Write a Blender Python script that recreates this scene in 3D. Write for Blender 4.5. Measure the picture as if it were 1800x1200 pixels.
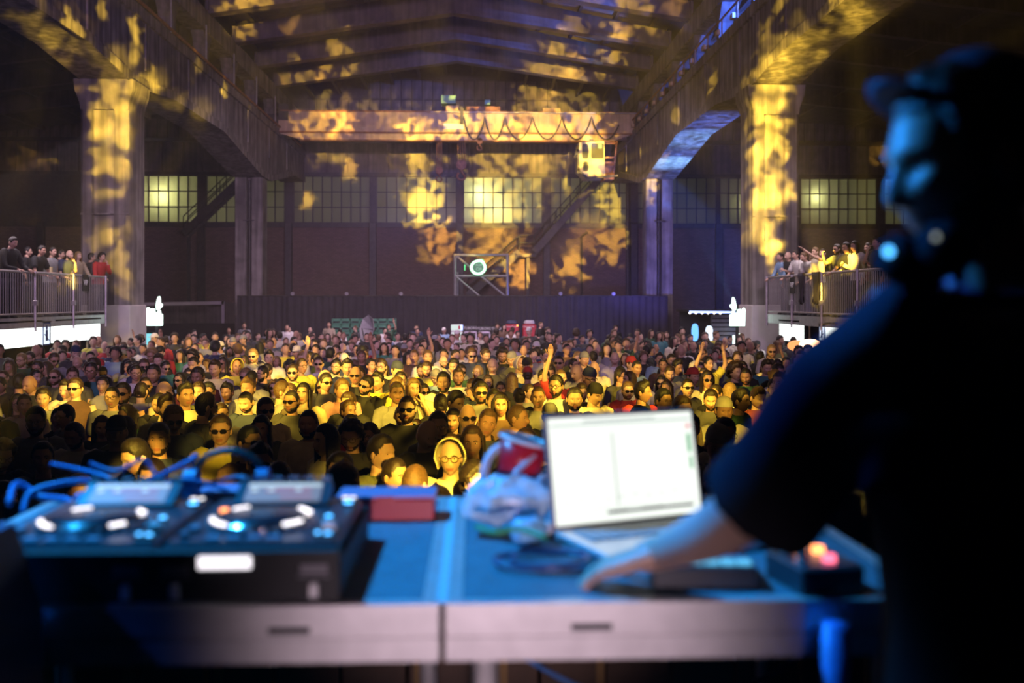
import bpy, math, random
import numpy as np
from mathutils import Vector, Matrix, noise as mnoise

for o in list(bpy.data.objects):
    bpy.data.objects.remove(o, do_unlink=True)
SC = bpy.context.scene
COL = SC.collection
R = math.radians
rng = random.Random(7)

# ------------------------------------------------------------------ camera
HC = 2.70                      # eye height above the hall floor
YAW = math.atan(68 / 1750)
FPX = 1750.0
cd = bpy.data.cameras.new('camera')
cam = bpy.data.objects.new('camera', cd)
COL.objects.link(cam)
cam.location = (0, 0, HC)
cam.rotation_euler = (R(90), 0, -YAW)
cd.sensor_width = 36.0
cd.lens = 35.0
cd.shift_y = -73 / 1800
cd.clip_start = 0.05
cd.clip_end = 400
cd.dof.use_dof = True
cd.dof.focus_distance = 11.0
cd.dof.aperture_fstop = 1.6
cd.dof.aperture_blades = 0
SC.camera = cam

SY, CY = math.sin(YAW), math.cos(YAW)
def ray(px, py):
    u = (px - 900) / FPX
    v = (527 - py) / FPX
    return Vector((SY + u * CY, CY - u * SY, v))
def at_y(px, py, Y):
    d = ray(px, py); return Vector((0, 0, HC)) + d * (Y / d.y)
def at_x(px, py, X):
    d = ray(px, py); return Vector((0, 0, HC)) + d * (X / d.x)
def at_z(px, py, Z):
    d = ray(px, py); return Vector((0, 0, HC)) + d * ((Z - HC) / d.z)
def at_w(px, py, w):
    return Vector((0, 0, HC)) + ray(px, py) * w
def to_px(p):
    w = p[0] * SY + p[1] * CY
    u = p[0] * CY - p[1] * SY
    return (900 + FPX * u / w, 527 - FPX * (p[2] - HC) / w)

# ------------------------------------------------------------------ render / colour
SC.view_settings.view_transform = 'Standard'
SC.view_settings.look = 'None'
SC.view_settings.gamma = 1.0
SC.view_settings.exposure = 0.0
SC.view_settings.use_curve_mapping = False
try:
    SC.cycles.use_denoising = True
    SC.cycles.denoiser = 'OPENIMAGEDENOISE'
    SC.cycles.max_bounces = 5
    SC.cycles.diffuse_bounces = 2
    SC.cycles.glossy_bounces = 2
    SC.cycles.transmission_bounces = 3
    SC.cycles.volume_bounces = 0
    SC.cycles.transparent_max_bounces = 8
    SC.cycles.sample_clamp_indirect = 4.0
    SC.cycles.caustics_reflective = False
    SC.cycles.caustics_refractive = False
    SC.cycles.use_light_tree = True
except Exception:
    pass

# ------------------------------------------------------------------ world: night sky outside the hall
w = bpy.data.worlds.new('night'); SC.world = w
w.use_nodes = True
w.node_tree.nodes['Background'].inputs[0].default_value = (0.35, 0.36, 0.5, 1)
w.node_tree.nodes['Background'].inputs[1].default_value = 0.0025
hz = w.node_tree.nodes.new('ShaderNodeVolumeScatter')          # thin stage haze in the air of the hall
hz.inputs['Density'].default_value = 0.0015
hz.inputs['Anisotropy'].default_value = 0.2
hz.inputs['Color'].default_value = (0.92, 0.88, 0.95, 1)
w.node_tree.links.new(hz.outputs[0], w.node_tree.nodes['World Output'].inputs['Volume'])

# ------------------------------------------------------------------ hall metrics (metres)
XL, XR = -10.1, 8.4            # inner faces of the two column rows
XM = (XL + XR) / 2
Y1, Y2, YW = 30.3, 48.9, 60.0  # front columns, rear columns, end wall
STAGE = 1.2
TOP = HC - 0.55                # top of the DJ table

# ------------------------------------------------------------------ stage lamps
YEL = (1.0, 0.63, 0.055)
YEL2 = (1.0, 0.55, 0.07)
LIL = (0.70, 0.44, 0.84)
BLU = (0.04, 0.20, 1.0)
CYA = (0.02, 0.36, 1.0)
YMUL = 8.0
def spot(loc, target, color, power, ang, blend=0.6, radius=0.05, gobo=0.0, seed=0.0, contrast=1.0, stretch=(1, 1, 1), blob=False, tilt=0.0):
    L = bpy.data.lights.new('stage_lamp', 'SPOT')
    o = bpy.data.objects.new('stage_lamp', L)
    COL.objects.link(o)
    o.location = loc
    d = Vector(target) - Vector(loc)
    o.rotation_euler = d.to_track_quat('-Z', 'Y').to_euler()
    L.color = color; L.energy = power; L.spot_size = R(ang); L.spot_blend = blend
    L.shadow_soft_size = radius
    if gobo:
        L.use_nodes = True
        nt = L.node_tree; N = nt.nodes; K = nt.links
        em = [n for n in N if n.type == 'EMISSION'][0]
        # glass gobo: a soft irregular blob (blob > 0) or all-over breakup
        tc = N.new('ShaderNodeTexCoord'); mp = N.new('ShaderNodeMapping')
        mp.inputs['Location'].default_value = (seed, seed * 1.7, seed * 0.3)
        mp.inputs['Scale'].default_value = (gobo * stretch[0], gobo * stretch[1], gobo * stretch[2])
        nz = N.new('ShaderNodeTexNoise'); nz.inputs['Scale'].default_value = 1.0
        nz.inputs['Detail'].default_value = 1.3; nz.inputs['Distortion'].default_value = 0.35
        mr = N.new('ShaderNodeMapRange'); mr.interpolation_type = 'SMOOTHSTEP'
        mr.inputs['To Min'].default_value = 0.0 if blob else 0.02; mr.inputs['To Max'].default_value = 1.0
        K.new(tc.outputs['Normal'], mp.inputs[0]); K.new(mp.outputs[0], nz.inputs['Vector'])
        if blob:
            rt = N.new('ShaderNodeMapping'); rt.inputs['Rotation'].default_value = (0, 0, R(tilt))
            k = 1.0 / math.tan(R(ang / 2)); rt.inputs['Scale'].default_value = (k * 1.25, k * 0.8, 0.0)
            K.new(tc.outputs['Normal'], rt.inputs[0])
            ln = N.new('ShaderNodeVectorMath'); ln.operation = 'LENGTH'; K.new(rt.outputs[0], ln.inputs[0])
            m1 = N.new('ShaderNodeMath'); m1.operation = 'MULTIPLY_ADD'; m1.inputs[1].default_value = 2.4; m1.inputs[2].default_value = -1.2
            K.new(nz.outputs[0], m1.inputs[0])
            m2 = N.new('ShaderNodeMath'); m2.operation = 'SUBTRACT'; K.new(m1.outputs[0], m2.inputs[0]); K.new(ln.outputs['Value'], m2.inputs[1])
            mr.inputs['From Min'].default_value = -0.72; mr.inputs['From Max'].default_value = 0.0
            K.new(m2.outputs[0], mr.inputs['Value'])
        else:
            mr.inputs['From Min'].default_value = 0.5 - 0.16 / contrast
            mr.inputs['From Max'].default_value = 0.5 + 0.16 / contrast
            K.new(nz.outputs[0], mr.inputs['Value'])
        K.new(mr.outputs[0], em.inputs['Strength'])
    return o
def area(loc, target, color, power, sx, sy, spread=180):
    L = bpy.data.lights.new('fill_lamp', 'AREA')
    o = bpy.data.objects.new('fill_lamp', L); COL.objects.link(o)
    o.location = loc
    o.rotation_euler = (Vector(target) - Vector(loc)).to_track_quat('-Z', 'Y').to_euler()
    L.color = color; L.energy = power; L.shape = 'RECTANGLE'; L.size = sx; L.size_y = sy; L.spread = R(spread)
    return o
def px_spot(lamp, px, py, Y, size, strength, color=YEL, gobo=0.0, seed=0.0, blend=0.75, X=None, **k):
    """a narrow moving-head beam from `lamp` that lands where the surface at depth Y (or the plane X) is seen"""
    t = at_x(px, py, X) if X is not None else at_y(px, py, Y)
    d = (t - Vector(lamp)).length
    ang = 2 * math.degrees(math.atan(size * t.y / FPX / d))
    return spot(lamp, t, color, strength * YMUL * d * d, max(ang, 0.8), blend, 0.04, gobo, seed, **k)

TRUSS = [(-6.0, 1.5, 7.2), (-3.0, 2.0, 7.4), (0.5, 2.0, 7.4), (3.5, 2.0, 7.4), (6.2, 1.5, 7.2)]
# unseen lilac fill spots added at truss height, aimed down the hall
spot((-5.0, 0.5, 7.6), (-3, 60, 7), LIL, 8000, 62, 0.9, 0.5)
spot((3.5, 0.5, 7.6), (-2, 60, 8), LIL, 6500, 60, 0.9, 0.5)
spot((-0.5, 1.0, 7.4), (-3.5, 60, 4.2), LIL, 15000, 27, 0.9, 0.3)
# yellow moving heads: patches on the end wall, crane, rafters
PATCH = [  # px, py, Y, radius px, strength
    (775, 425, 60, 34, 34), (745, 445, 60, 16, 12), (868, 440, 60, 42, 26), (850, 415, 60, 40, 14), (910, 476, 60, 30, 46), (1004, 474, 60, 30, 40),
    (1010, 440, 60, 26, 10), (1072, 420, 60, 38, 30), (1040, 405, 60, 36, 12), (1085, 340, 60, 42, 26), (740, 272, 60, 34, 34), (735, 262, 60, 26, 14),
    (615, 293, 60, 20, 26), (600, 278, 60, 16, 14), (865, 290, 60, 46, 22), (940, 290, 60, 40, 20), (930, 260, 60, 30, 14), (745, 358, 60, 40, 36),
    (725, 350, 60, 30, 18), (890, 385, 60, 60, 14), (541, 354, 60, 15, 32), (565, 262, 60, 14, 10), (640, 190, 60, 24, 7), (955, 270, 60, 70, 8),
    (600, 208, 52, 30, 40), (560, 215, 52, 50, 14), (805, 212, 52, 46, 34), (875, 208, 52, 44, 36), (955, 214, 52, 60, 22), (1020, 214, 52, 60, 24), (700, 216, 52, 60, 7),
    (1040, 280, 51, 38, 46), (1065, 265, 51, 30, 18), (735, 240, 52, 30, 12),
    (590, 92, 47.9, 24, 22), (612, 100, 47.9, 14, 14), (564, 134, 52.3, 13, 34), (535, 140, 52.3, 24, 12), (500, 142, 52.3, 14, 14), (582, 160, 58, 22, 18), (600, 178, 58, 18, 12),
    (965, 125, 52.3, 40, 20), (1000, 132, 52.3, 26, 20), (925, 150, 58, 26, 10), (975, 152, 58, 30, 22), (1035, 178, 58, 26, 14), (1078, 98, 47.9, 24, 24), (1050, 92, 47.9, 14, 18),
    (1090, 62, 43.6, 20, 34), (1010, 40, 43.6, 30, 8), (1130, 12, 39.2, 34, 24), (1090, 10, 39.2, 22, 22), (1185, 12, 39.2, 30, 12),
    (430, 14, 39.2, 34, 30), (460, 10, 39.2, 22, 30), (395, 25, 39.2, 20, 14), (510, 42, 43.6, 18, 12),
]
for i, (px, py, Y, r, s) in enumerate(PATCH):
    lamp = TRUSS[(i * 2 + 1) % 5]
    px_spot(lamp, px, py, Y, r * 1.6, s * (0.48 if 51 <= Y < 52.1 else 0.62), YEL if i % 4 else YEL2, gobo=100.0, seed=i * 3.1, blob=True, tilt=(i * 37) % 70 - 25)
# yellow on the front columns and runway beams
for i, (px, py, r, s) in enumerate([(200, 165, 34, 40), (180, 215, 26, 44), (215, 200, 26, 26), (222, 235, 24, 34), (192, 300, 34, 46), (188, 250, 30, 26), (180, 345, 24, 10), (190, 420, 30, 12), (210, 470, 24, 18), (190, 420, 14, 18), (225, 400, 16, 14), (230, 500, 26, 8), (205, 440, 12, 30)]):
    px_spot(TRUSS[3], px, py, 29.8, r * 1.8, s * 0.6, gobo=60.0, seed=i * 1.9, blob=True, tilt=(i * 41) % 60 - 10)
for i, (px, py, r, s) in enumerate([(1347, 150, 38, 50), (1360, 175, 34, 50), (1330, 215, 30, 34), (1352, 240, 36, 60), (1325, 270, 26, 40), (1368, 285, 30, 44), (1350, 345, 34, 60), (1345, 320, 40, 34), (1335, 385, 36, 36), (1370, 355, 26, 30), (1350, 425, 24, 60), (1365, 450, 20, 60), (1345, 410, 14, 50)]):
    px_spot(TRUSS[1], px, py, 29.8, r * 1.8, s * 0.75, gobo=60.0, seed=i * 2.3 + 50, blob=True, tilt=(i * 41) % 60 - 10)
for i, (px, py, X, r, s) in enumerate([(118, 40, XL, 22, 30), (135, 55, XL, 18, 24), (178, 15, XL, 18, 20), (240, 60, XL, 26, 30), (235, 95, XL, 18, 24), (262, 140, XL, 26, 30), (275, 155, XL, 18, 20), (345, 118, XL, 30, 10), (395, 155, XL, 16, 40), (435, 195, XL, 14, 24),
        (1480, 20, XR, 50, 22), (1345, 60, XR, 26, 12), (1370, 10, XR, 24, 16), (1250, 145, XR, 20, 26), (1185, 205, XR, 18, 24)]):
    px_spot(TRUSS[4] if px < 900 else TRUSS[0], px, py, 0, r * 1.5, s, gobo=80.0, seed=i * 1.3 + 9, X=X, blob=True, tilt=30)
# beams that graze the soffits of the runway beams from the stage floor
for (px, py, X, z, r, s) in [(1385, 100, 9.1, 9.3, 40, 30), (1365, 122, 9.1, 9.3, 30, 34), (1440, 98, 9.6, 9.3, 26, 20), (1490, 25, 9.1, 9.3, 46, 26), (1420, 70, 8.8, 9.3, 40, 16),
                             (215, 122, -10.6, 9.3, 34, 18), (255, 150, -10.4, 9.3, 26, 22), (300, 185, -10.4, 9.4, 26, 14), (350, 205, -10.4, 9.4, 24, 12), (90, 85, -11, 9.3, 40, 12), (60, 40, -11, 9.3, 40, 10), (160, 95, -11, 9.3, 30, 8)]:
    t = at_z(px, py, z); lamp = (1.5 if X > 0 else -2.0, 3.6, 1.6)
    d = (t - Vector(lamp)).length
    spot(lamp, t, YEL, s * YMUL * d * d * 1.2, 2 * math.degrees(math.atan(1.7 * r * t.y / FPX / d)), 0.8, 0.04, 40.0, px * 0.1, blob=True, tilt=20)
# faint patches on the dark aisle walls, both balconies
for (px, py, Y, r, s) in [(40, 275, 60, 40, 1.2), (75, 285, 60, 34, 1.2), (30, 330, 60, 40, .6), (50, 378, 60, 24, 1.5), (70, 200, 60, 60, .4), (1548, 272, 60, 26, 5), (1730, 100, 45, 30, 2)]:
    px_spot(TRUSS[2], px, py, Y, r, s, YEL2, gobo=90.0, seed=px * 0.07)
px_spot(TRUSS[3], 130, 466, 25.9, 13, 60, YEL); px_spot(TRUSS[3], 120, 500, 25.9, 14, 18, YEL)
px_spot(TRUSS[1], 1446, 450, 23.4, 22, 90, YEL); px_spot(TRUSS[1], 1490, 462, 22.6, 24, 70, YEL); px_spot(TRUSS[1], 1420, 470, 24.4, 16, 22, YEL); px_spot(TRUSS[1], 1440, 520, 23.6, 22, 14, YEL)
# yellow across the middle of the crowd
def crowd_beam(px, py, rad, s, lamp, gobo=60.0, seed=0.0, contrast=1.0):
    t = at_z(px, py, 1.62); d = (t - Vector(lamp)).length
    spot(lamp, t, YEL, s * YMUL * d * d, 2 * math.degrees(math.atan(rad / d)), 0.7, 0.05, gobo, seed, contrast)
LAMPL, LAMPR, LAMPC, LAMPN = (-7.0, 3.6, 6.2), (6.6, 3.6, 6.2), (2.0, 3.0, 7.2), (0.9, -1.2, 4.9)
for i, (px, py, rad, s) in enumerate([(520, 690, 1.6, 36), (700, 700, 1.7, 36), (870, 700, 1.5, 30), (620, 660, 1.6, 24), (480, 640, 1.8, 22), (560, 625, 2.6, 22), (780, 640, 2.2, 26),
        (420, 690, 1.4, 18), (240, 690, 1.1, 18), (330, 700, 1.2, 16), (130, 690, .5, 30), (1000, 680, 1.6, 30), (1120, 690, 1.4, 26), (1240, 690, 1.2, 30), (960, 640, 1.8, 16), (1150, 645, 1.6, 16), (1250, 640, 1.2, 8),
        (790, 830, .45, 44), (830, 850, .3, 60), (720, 845, .4, 34), (670, 800, .4, 14), (345, 820, .35, 44), (255, 795, .25, 50), (215, 850, .3, 30), (1270, 730, .4, 12), (900, 760, .6, 22), (605, 820, .35, 4.5), (388, 760, .35, 10), (300, 640, 1.5, 8)]):
    crowd_beam(px, py, rad * .9, s * (0.5 if rad > 1 else .5), (LAMPL, LAMPC, LAMPR)[i % 3] if rad > .95 else LAMPN, 26.0 if rad > 1 else 0.0, i * 2.7, 4.0)
spot((0, 2.5, 7), (-1, 16, 1.2), (1.0, 0.5, 0.2), 160, 55, 0.9, 0.2, 70.0, 4.0, 1.0)  # unseen wide amber fill added over the crowd
# unseen pinkish fill areas added above the far crowd and along the sides
area((-1, 34, 9.5), (-1, 38, 0), (1.0, 0.74, 0.88), 1250, 10, 5)
area((-9.5, 24, 6.5), (-6, 26, 0), (1.0, 0.78, 0.90), 260, 2, 6)
area((7.5, 25, 6.5), (5, 28, 0), (1.0, 0.78, 0.90), 220, 2, 6)
# blue floods in the right aisle: rear haunch and column, clerestory
spot((11.5, 40.5, 2.6), (8.9, 46.0, 9.0), (0.10, 0.22, 1.0), 9000, 46, 0.6, 0.1, 22.0, 2.0, 0.6)
spot((10.9, 41.5, 2.6), (9.0, 45.2, 9.2), (0.22, 0.50, 1.0), 26000, 20, 0.9, 0.1, 60.0, 5.0, 0.5)
spot((10.4, 35.5, 2.6), (9.2, 39.0, 9.4), (0.10, 0.20, 1.0), 9000, 62, 0.7, 0.1, 16.0, 3.0, 0.6)
spot((10.9, 38.5, 2.6), (9.6, 41.0, 9.4), (0.18, 0.42, 1.0), 12000, 34, 0.9, 0.1, 40.0, 5.0, 0.5)
spot((6.5, 40.5, 2.6), (9.0, 49.0, 5.0), (0.13, 0.13, 1.0), 2600, 55, 0.7, 0.1)
spot((XR + 1.3, 27.0, 12.2), (XR + 2.0, 44, 12.6), (0.04, 0.15, 1.0), 16000, 70, 0.6, 0.1)
spot((XR - 0.3, 36.2, 12.4), (5.2, 38.0, 16.0), (0.03, 0.12, 1.0), 5200, 44, 0.8, 0.1)
spot((XR - 0.3, 40.2, 12.4), (4.6, 42.0, 16.0), (0.03, 0.12, 1.0), 900, 50, 0.8, 0.1)
spot((5.5, 44.0, 3.5), (4.5, 47.2, 1.0), (0.05, 0.12, 1.0), 300, 110, 0.8, 0.1)
spot((-2.6, 0.4, 4.2), (-1.0, 1.6, 1.9), (0.02, 0.14, 1.0), 70, 22, 0.7, 0.05)  # small unseen blue spot added to lighten the road case at left
# DJ position: cyan-blue beam from high left, lilac work light from behind the photographer
spot((-2.3, 3.2, 5.6), (-0.36, 2.2, TOP), CYA, 2000, 30, 0.5, 0.06)
spot((-1.5, 3.0, 4.1), (0.56, 1.40, 2.86), (0.02, 0.30, 1.0), 560, 11, 0.5, 0.05)
spot((-1.2, 3.3, 4.6), (0.42, 1.5, 2.55), (0.01, 0.13, 1.0), 600, 19, 0.8, 0.05)
spot((0.06, -2.6, 2.28), (0.06, 1.8, TOP - 0.06), (1.0, 0.74, 0.88), 480, 14, 0.9, 0.12)

# ------------------------------------------------------------------ mesh helpers
class MB:
    def __init__(s):
        s.v = []; s.f = []; s.m = []
    def add(s, vs, fs, mat=0):
        k = len(s.v)
        s.v.extend([tuple(p) for p in vs])
        s.f.extend([tuple(i + k for i in f) for f in fs])
        s.m.extend([mat] * len(fs))
        return s
    def box(s, c, d, rot=None, mat=0):
        x, y, z = d[0] / 2, d[1] / 2, d[2] / 2
        vs = [Vector(p) for p in ((-x, -y, -z), (x, -y, -z), (x, y, -z), (-x, y, -z), (-x, -y, z), (x, -y, z), (x, y, z), (-x, y, z))]
        if rot is not None: vs = [rot @ p for p in vs]
        c = Vector(c)
        return s.add([p + c for p in vs], [(3, 2, 1, 0), (4, 5, 6, 7), (0, 1, 5, 4), (1, 2, 6, 5), (2, 3, 7, 6), (3, 0, 4, 7)], mat)
    def span(s, a, b, mat=0):
        a, b = Vector(a), Vector(b)
        return s.box((a + b) / 2, [abs(b[i] - a[i]) for i in range(3)], None, mat)
    def cbox(s, c, d, ch=0.01, rot=None, mat=0):
        """box with chamfered vertical and top edges"""
        x, y, z = d[0] / 2, d[1] / 2, d[2] / 2
        def ring(ix, zz):
            a, b = x - ix, y - ix; k = ch * 0.8
            return [(-a + k, -b, zz), (a - k, -b, zz), (a, -b + k, zz), (a, b - k, zz), (a - k, b, zz), (-a + k, b, zz), (-a, b - k, zz), (-a, -b + k, zz)]
        rs = ring(0, -z) + ring(0, z - ch) + ring(ch, z)
        fs = [tuple(range(7, -1, -1)), tuple(range(16, 24))]
        for r in range(2):
            for i in range(8):
                j = (i + 1) % 8
                fs.append((r * 8 + i, r * 8 + j, r * 8 + 8 + j, r * 8 + 8 + i))
        vs = [Vector(p) for p in rs]
        if rot is not None: vs = [rot @ p for p in vs]
        c = Vector(c)
        return s.add([p + c for p in vs], fs, mat)
    def bar(s, a, b, wd, h=None, up=(0, 0, 1), mat=0):
        a, b = Vector(a), Vector(b); h = h or wd
        d = (b - a); L = d.length; d.normalize()
        u = Vector(up)
        if abs(d.dot(u)) > 0.99: u = Vector((0, 1, 0))
        sx = d.cross(u).normalized(); sz = sx.cross(d).normalized()
        M = Matrix((sx, d, sz)).transposed()
        return s.box((a + b) / 2, (wd, L, h), M, mat)
    def tube(s, path, r, n=8, mat=0, cap=True, closed=False):
        P = [Vector(p) for p in path]; m = len(P)
        rr = r if isinstance(r, (list, tuple)) else [r] * m
        vs = []; ref = None
        for i in range(m):
            if closed: t = P[(i + 1) % m] - P[i - 1]
            else: t = P[min(i + 1, m - 1)] - P[max(i - 1, 0)]
            t = t.normalized() if t.length > 1e-9 else Vector((0, 0, 1))
            if ref is None:
                ref = Vector((0, 0, 1)) if abs(t.z) < 0.9 else Vector((1, 0, 0))
            sx = (ref - t * ref.dot(t)).normalized(); sy = t.cross(sx); ref = sx
            q = rr[i]; qa, qb = (q if isinstance(q, (tuple, list)) else (q, q))
            for k in range(n):
                a = 2 * math.pi * k / n
                vs.append(P[i] + sx * (math.cos(a) * qa) + sy * (math.sin(a) * qb))
        fs = []
        for i in range(m if closed else m - 1):
            i2 = (i + 1) % m
            for k in range(n):
                j = (k + 1) % n
                fs.append((i * n + k, i * n + j, i2 * n + j, i2 * n + k))
        if cap and not closed:
            fs.append(tuple(range(n - 1, -1, -1))); fs.append(tuple((m - 1) * n + k for k in range(n)))
        return s.add(vs, fs, mat)
    def cyl(s, a, b, r, n=14, mat=0): return s.tube([a, b], r, n, mat)
    def loft(s, rings, cap=True, mat=0):
        n = len(rings[0]); vs = [p for r in rings for p in r]; fs = []
        for i in range(len(rings) - 1):
            for k in range(n):
                j = (k + 1) % n
                fs.append((i * n + k, i * n + j, (i + 1) * n + j, (i + 1) * n + k))
        if cap:
            fs.append(tuple(range(n - 1, -1, -1))); fs.append(tuple((len(rings) - 1) * n + k for k in range(n)))
        return s.add(vs, fs, mat)
    def prism(s, poly, o, ux, uy, depth, mat=0):
        """polygon given in (ux, uy) coordinates about o, extruded by vector depth"""
        o, ux, uy, dp = Vector(o), Vector(ux), Vector(uy), Vector(depth)
        a = [o + ux * p[0] + uy * p[1] for p in poly]; b = [p + dp for p in a]; n = len(poly)
        fs = [tuple(range(n - 1, -1, -1)), tuple(range(n, 2 * n))] + [(i, (i + 1) % n, n + (i + 1) % n, n + i) for i in range(n)]
        return s.add(a + b, fs, mat)
    def ball(s, c, r, n=10, m=7, mat=0, rot=None):
        r = r if isinstance(r, (tuple, list)) else (r, r, r)
        vs = [(0, 0, r[2])]
        for i in range(1, m):
            t = math.pi * i / m
            for k in range(n):
                a = 2 * math.pi * k / n
                vs.append((r[0] * math.sin(t) * math.cos(a), r[1] * math.sin(t) * math.sin(a), r[2] * math.cos(t)))
        vs.append((0, 0, -r[2])); fs = [(0, 1 + k, 1 + (k + 1) % n) for k in range(n)]
        for i in range(m - 2):
            for k in range(n):
                j = (k + 1) % n
                fs.append((1 + i * n + k, 1 + (i + 1) * n + k, 1 + (i + 1) * n + j, 1 + i * n + j))
        e = len(vs) - 1; b = 1 + (m - 2) * n
        fs += [(e, b + (k + 1) % n, b + k) for k in range(n)]
        c = Vector(c)
        return s.add([(rot @ Vector(p) if rot else Vector(p)) + c for p in vs], fs, mat)
    def mesh(s, name, mats, smooth=False):
        me = bpy.data.meshes.new(name)
        me.from_pydata([tuple(p) for p in s.v], [], s.f)
        for m in (mats if isinstance(mats, (list, tuple)) else [mats]): me.materials.append(m)
        if any(s.m): me.polygons.foreach_set('material_index', s.m)
        if smooth: me.polygons.foreach_set('use_smooth', [True] * len(s.f))
        me.update()
        return me
    def build(s, name, mats, parent=None, smooth=False, loc=None, rot=None):
        return put(name, s.mesh(name, mats, smooth), parent, loc, rot)
def put(name, me, parent=None, loc=None, rot=None, color=None):
    o = bpy.data.objects.new(name, me); COL.objects.link(o)
    if parent is not None: o.parent = parent
    if loc is not None: o.location = loc
    if rot is not None: o.rotation_euler = rot
    if color is not None: o.color = (*color, 1)
    return o
def tag(o, label=None, cat=None, group=None, kind=None):
    if label: o['label'] = label
    if cat: o['category'] = cat
    if group: o['group'] = group
    if kind: o['kind'] = kind
    return o
def thing(name, label, cat, loc=(0, 0, 0), rz=0.0, group=None, kind=None):
    o = bpy.data.objects.new(name, None); COL.objects.link(o)
    o.location = loc; o.rotation_euler = (0, 0, rz); o.empty_display_size = 0.1
    return tag(o, label, cat, group, kind)
def text(name, body, size, mat, parent, loc, rot=(R(90), 0, 0), extrude=0.004, align='CENTER'):
    c = bpy.data.curves.new(name, 'FONT'); c.body = body; c.size = size; c.extrude = extrude
    c.align_x = align; c.align_y = 'CENTER'; c.resolution_u = 3
    c.materials.append(mat)
    tmp = bpy.data.objects.new(name, c); COL.objects.link(tmp)
    me = bpy.data.meshes.new_from_object(tmp.evaluated_get(bpy.context.evaluated_depsgraph_get()))
    bpy.data.objects.remove(tmp, do_unlink=True); bpy.data.curves.remove(c)
    return put(name, me, parent, loc, rot)

# ------------------------------------------------------------------ materials
def mat(name, color=(0.5, 0.5, 0.5), rough=0.6, metal=0.0, noise=0.0, scale=4.0, bump=0.0, emit=None, estr=0.0, objcol=False, spec=0.5, stain=None, alpha=None):
    m = bpy.data.materials.new(name); m.use_nodes = True
    nt = m.node_tree; N = nt.nodes; K = nt.links
    b = N['Principled BSDF']
    b.inputs['Base Color'].default_value = (*color, 1)
    b.inputs['Roughness'].default_value = rough
    b.inputs['Metallic'].default_value = metal
    b.inputs['Specular IOR Level'].default_value = spec
    src = None
    if objcol:
        oi = N.new('ShaderNodeObjectInfo'); src = oi.outputs['Color']
        K.new(src, b.inputs['Base Color'])
    if noise or bump or stain:
        tc = N.new('ShaderNodeTexCoord'); nz = N.new('ShaderNodeTexNoise')
        nz.inputs['Scale'].default_value = scale; nz.inputs['Detail'].default_value = 5
        K.new(tc.outputs['Object'], nz.inputs['Vector'])
        if noise:
            mr = N.new('ShaderNodeMapRange'); mr.inputs['From Min'].default_value = 0.3; mr.inputs['From Max'].default_value = 0.7
            mr.inputs['To Min'].default_value = 1 - noise; mr.inputs['To Max'].default_value = 1 + noise
            K.new(nz.outputs[0], mr.inputs['Value'])
            mx = N.new('ShaderNodeVectorMath'); mx.operation = 'SCALE'
            if src: K.new(src, mx.inputs[0])
            else: mx.inputs[0].default_value = color
            K.new(mr.outputs[0], mx.inputs['Scale']); K.new(mx.outputs[0], b.inputs['Base Color'])
            if stain:   # vertical water streaks
                mp = N.new('ShaderNodeMapping'); mp.inputs['Scale'].default_value = (3.0, 3.0, 0.12)
                n2 = N.new('ShaderNodeTexNoise'); n2.inputs['Scale'].default_value = 1.6; n2.inputs['Detail'].default_value = 6
                K.new(tc.outputs['Object'], mp.inputs[0]); K.new(mp.outputs[0], n2.inputs['Vector'])
                r2 = N.new('ShaderNodeMapRange'); r2.inputs['From Min'].default_value = 0.4; r2.inputs['From Max'].default_value = 0.62
                r2.inputs['To Min'].default_value = 1 - stain; r2.inputs['To Max'].default_value = 1.0
                K.new(n2.outputs[0], r2.inputs['Value'])
                m2 = N.new('ShaderNodeVectorMath'); m2.operation = 'SCALE'
                K.new(mx.outputs[0], m2.inputs[0]); K.new(r2.outputs[0], m2.inputs['Scale']); K.new(m2.outputs[0], b.inputs['Base Color'])
        if bump:
            bp = N.new('ShaderNodeBump'); bp.inputs['Strength'].default_value = bump; bp.inputs['Distance'].default_value = 0.02
            K.new(nz.outputs[0], bp.inputs['Height']); K.new(bp.outputs[0], b.inputs['Normal'])
    if emit:
        b.inputs['Emission Color'].default_value = (*emit, 1); b.inputs['Emission Strength'].default_value = estr
    if alpha is not None: b.inputs['Alpha'].default_value = alpha
    return m
def brick_mat():
    m = bpy.data.materials.new('brick'); m.use_nodes = True
    nt = m.node_tree; N = nt.nodes; K = nt.links; b = N['Principled BSDF']
    tc = N.new('ShaderNodeTexCoord'); sp = N.new('ShaderNodeSeparateXYZ'); cb = N.new('ShaderNodeCombineXYZ')
    K.new(tc.outputs['Object'], sp.inputs[0]); K.new(sp.outputs['X'], cb.inputs['X']); K.new(sp.outputs['Z'], cb.inputs['Y'])
    br = N.new('ShaderNodeTexBrick'); br.inputs['Scale'].default_value = 1.0
    br.inputs['Brick Width'].default_value = 0.27; br.inputs['Row Height'].default_value = 0.085; br.inputs['Mortar Size'].default_value = 0.012
    br.inputs['Color1'].default_value = (0.23, 0.15, 0.135, 1); br.inputs['Color2'].default_value = (0.17, 0.105, 0.095, 1); br.inputs['Mortar'].default_value = (0.10, 0.085, 0.075, 1)
    K.new(cb.outputs[0], br.inputs['Vector']); K.new(br.outputs['Color'], b.inputs['Base Color'])
    bp = N.new('ShaderNodeBump'); bp.inputs['Strength'].default_value = 0.5; bp.inputs['Distance'].default_value = 0.02; bp.invert = True
    K.new(br.outputs['Fac'], bp.inputs['Height']); K.new(bp.outputs[0], b.inputs['Normal'])
    b.inputs['Roughness'].default_value = 0.85
    return m
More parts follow.
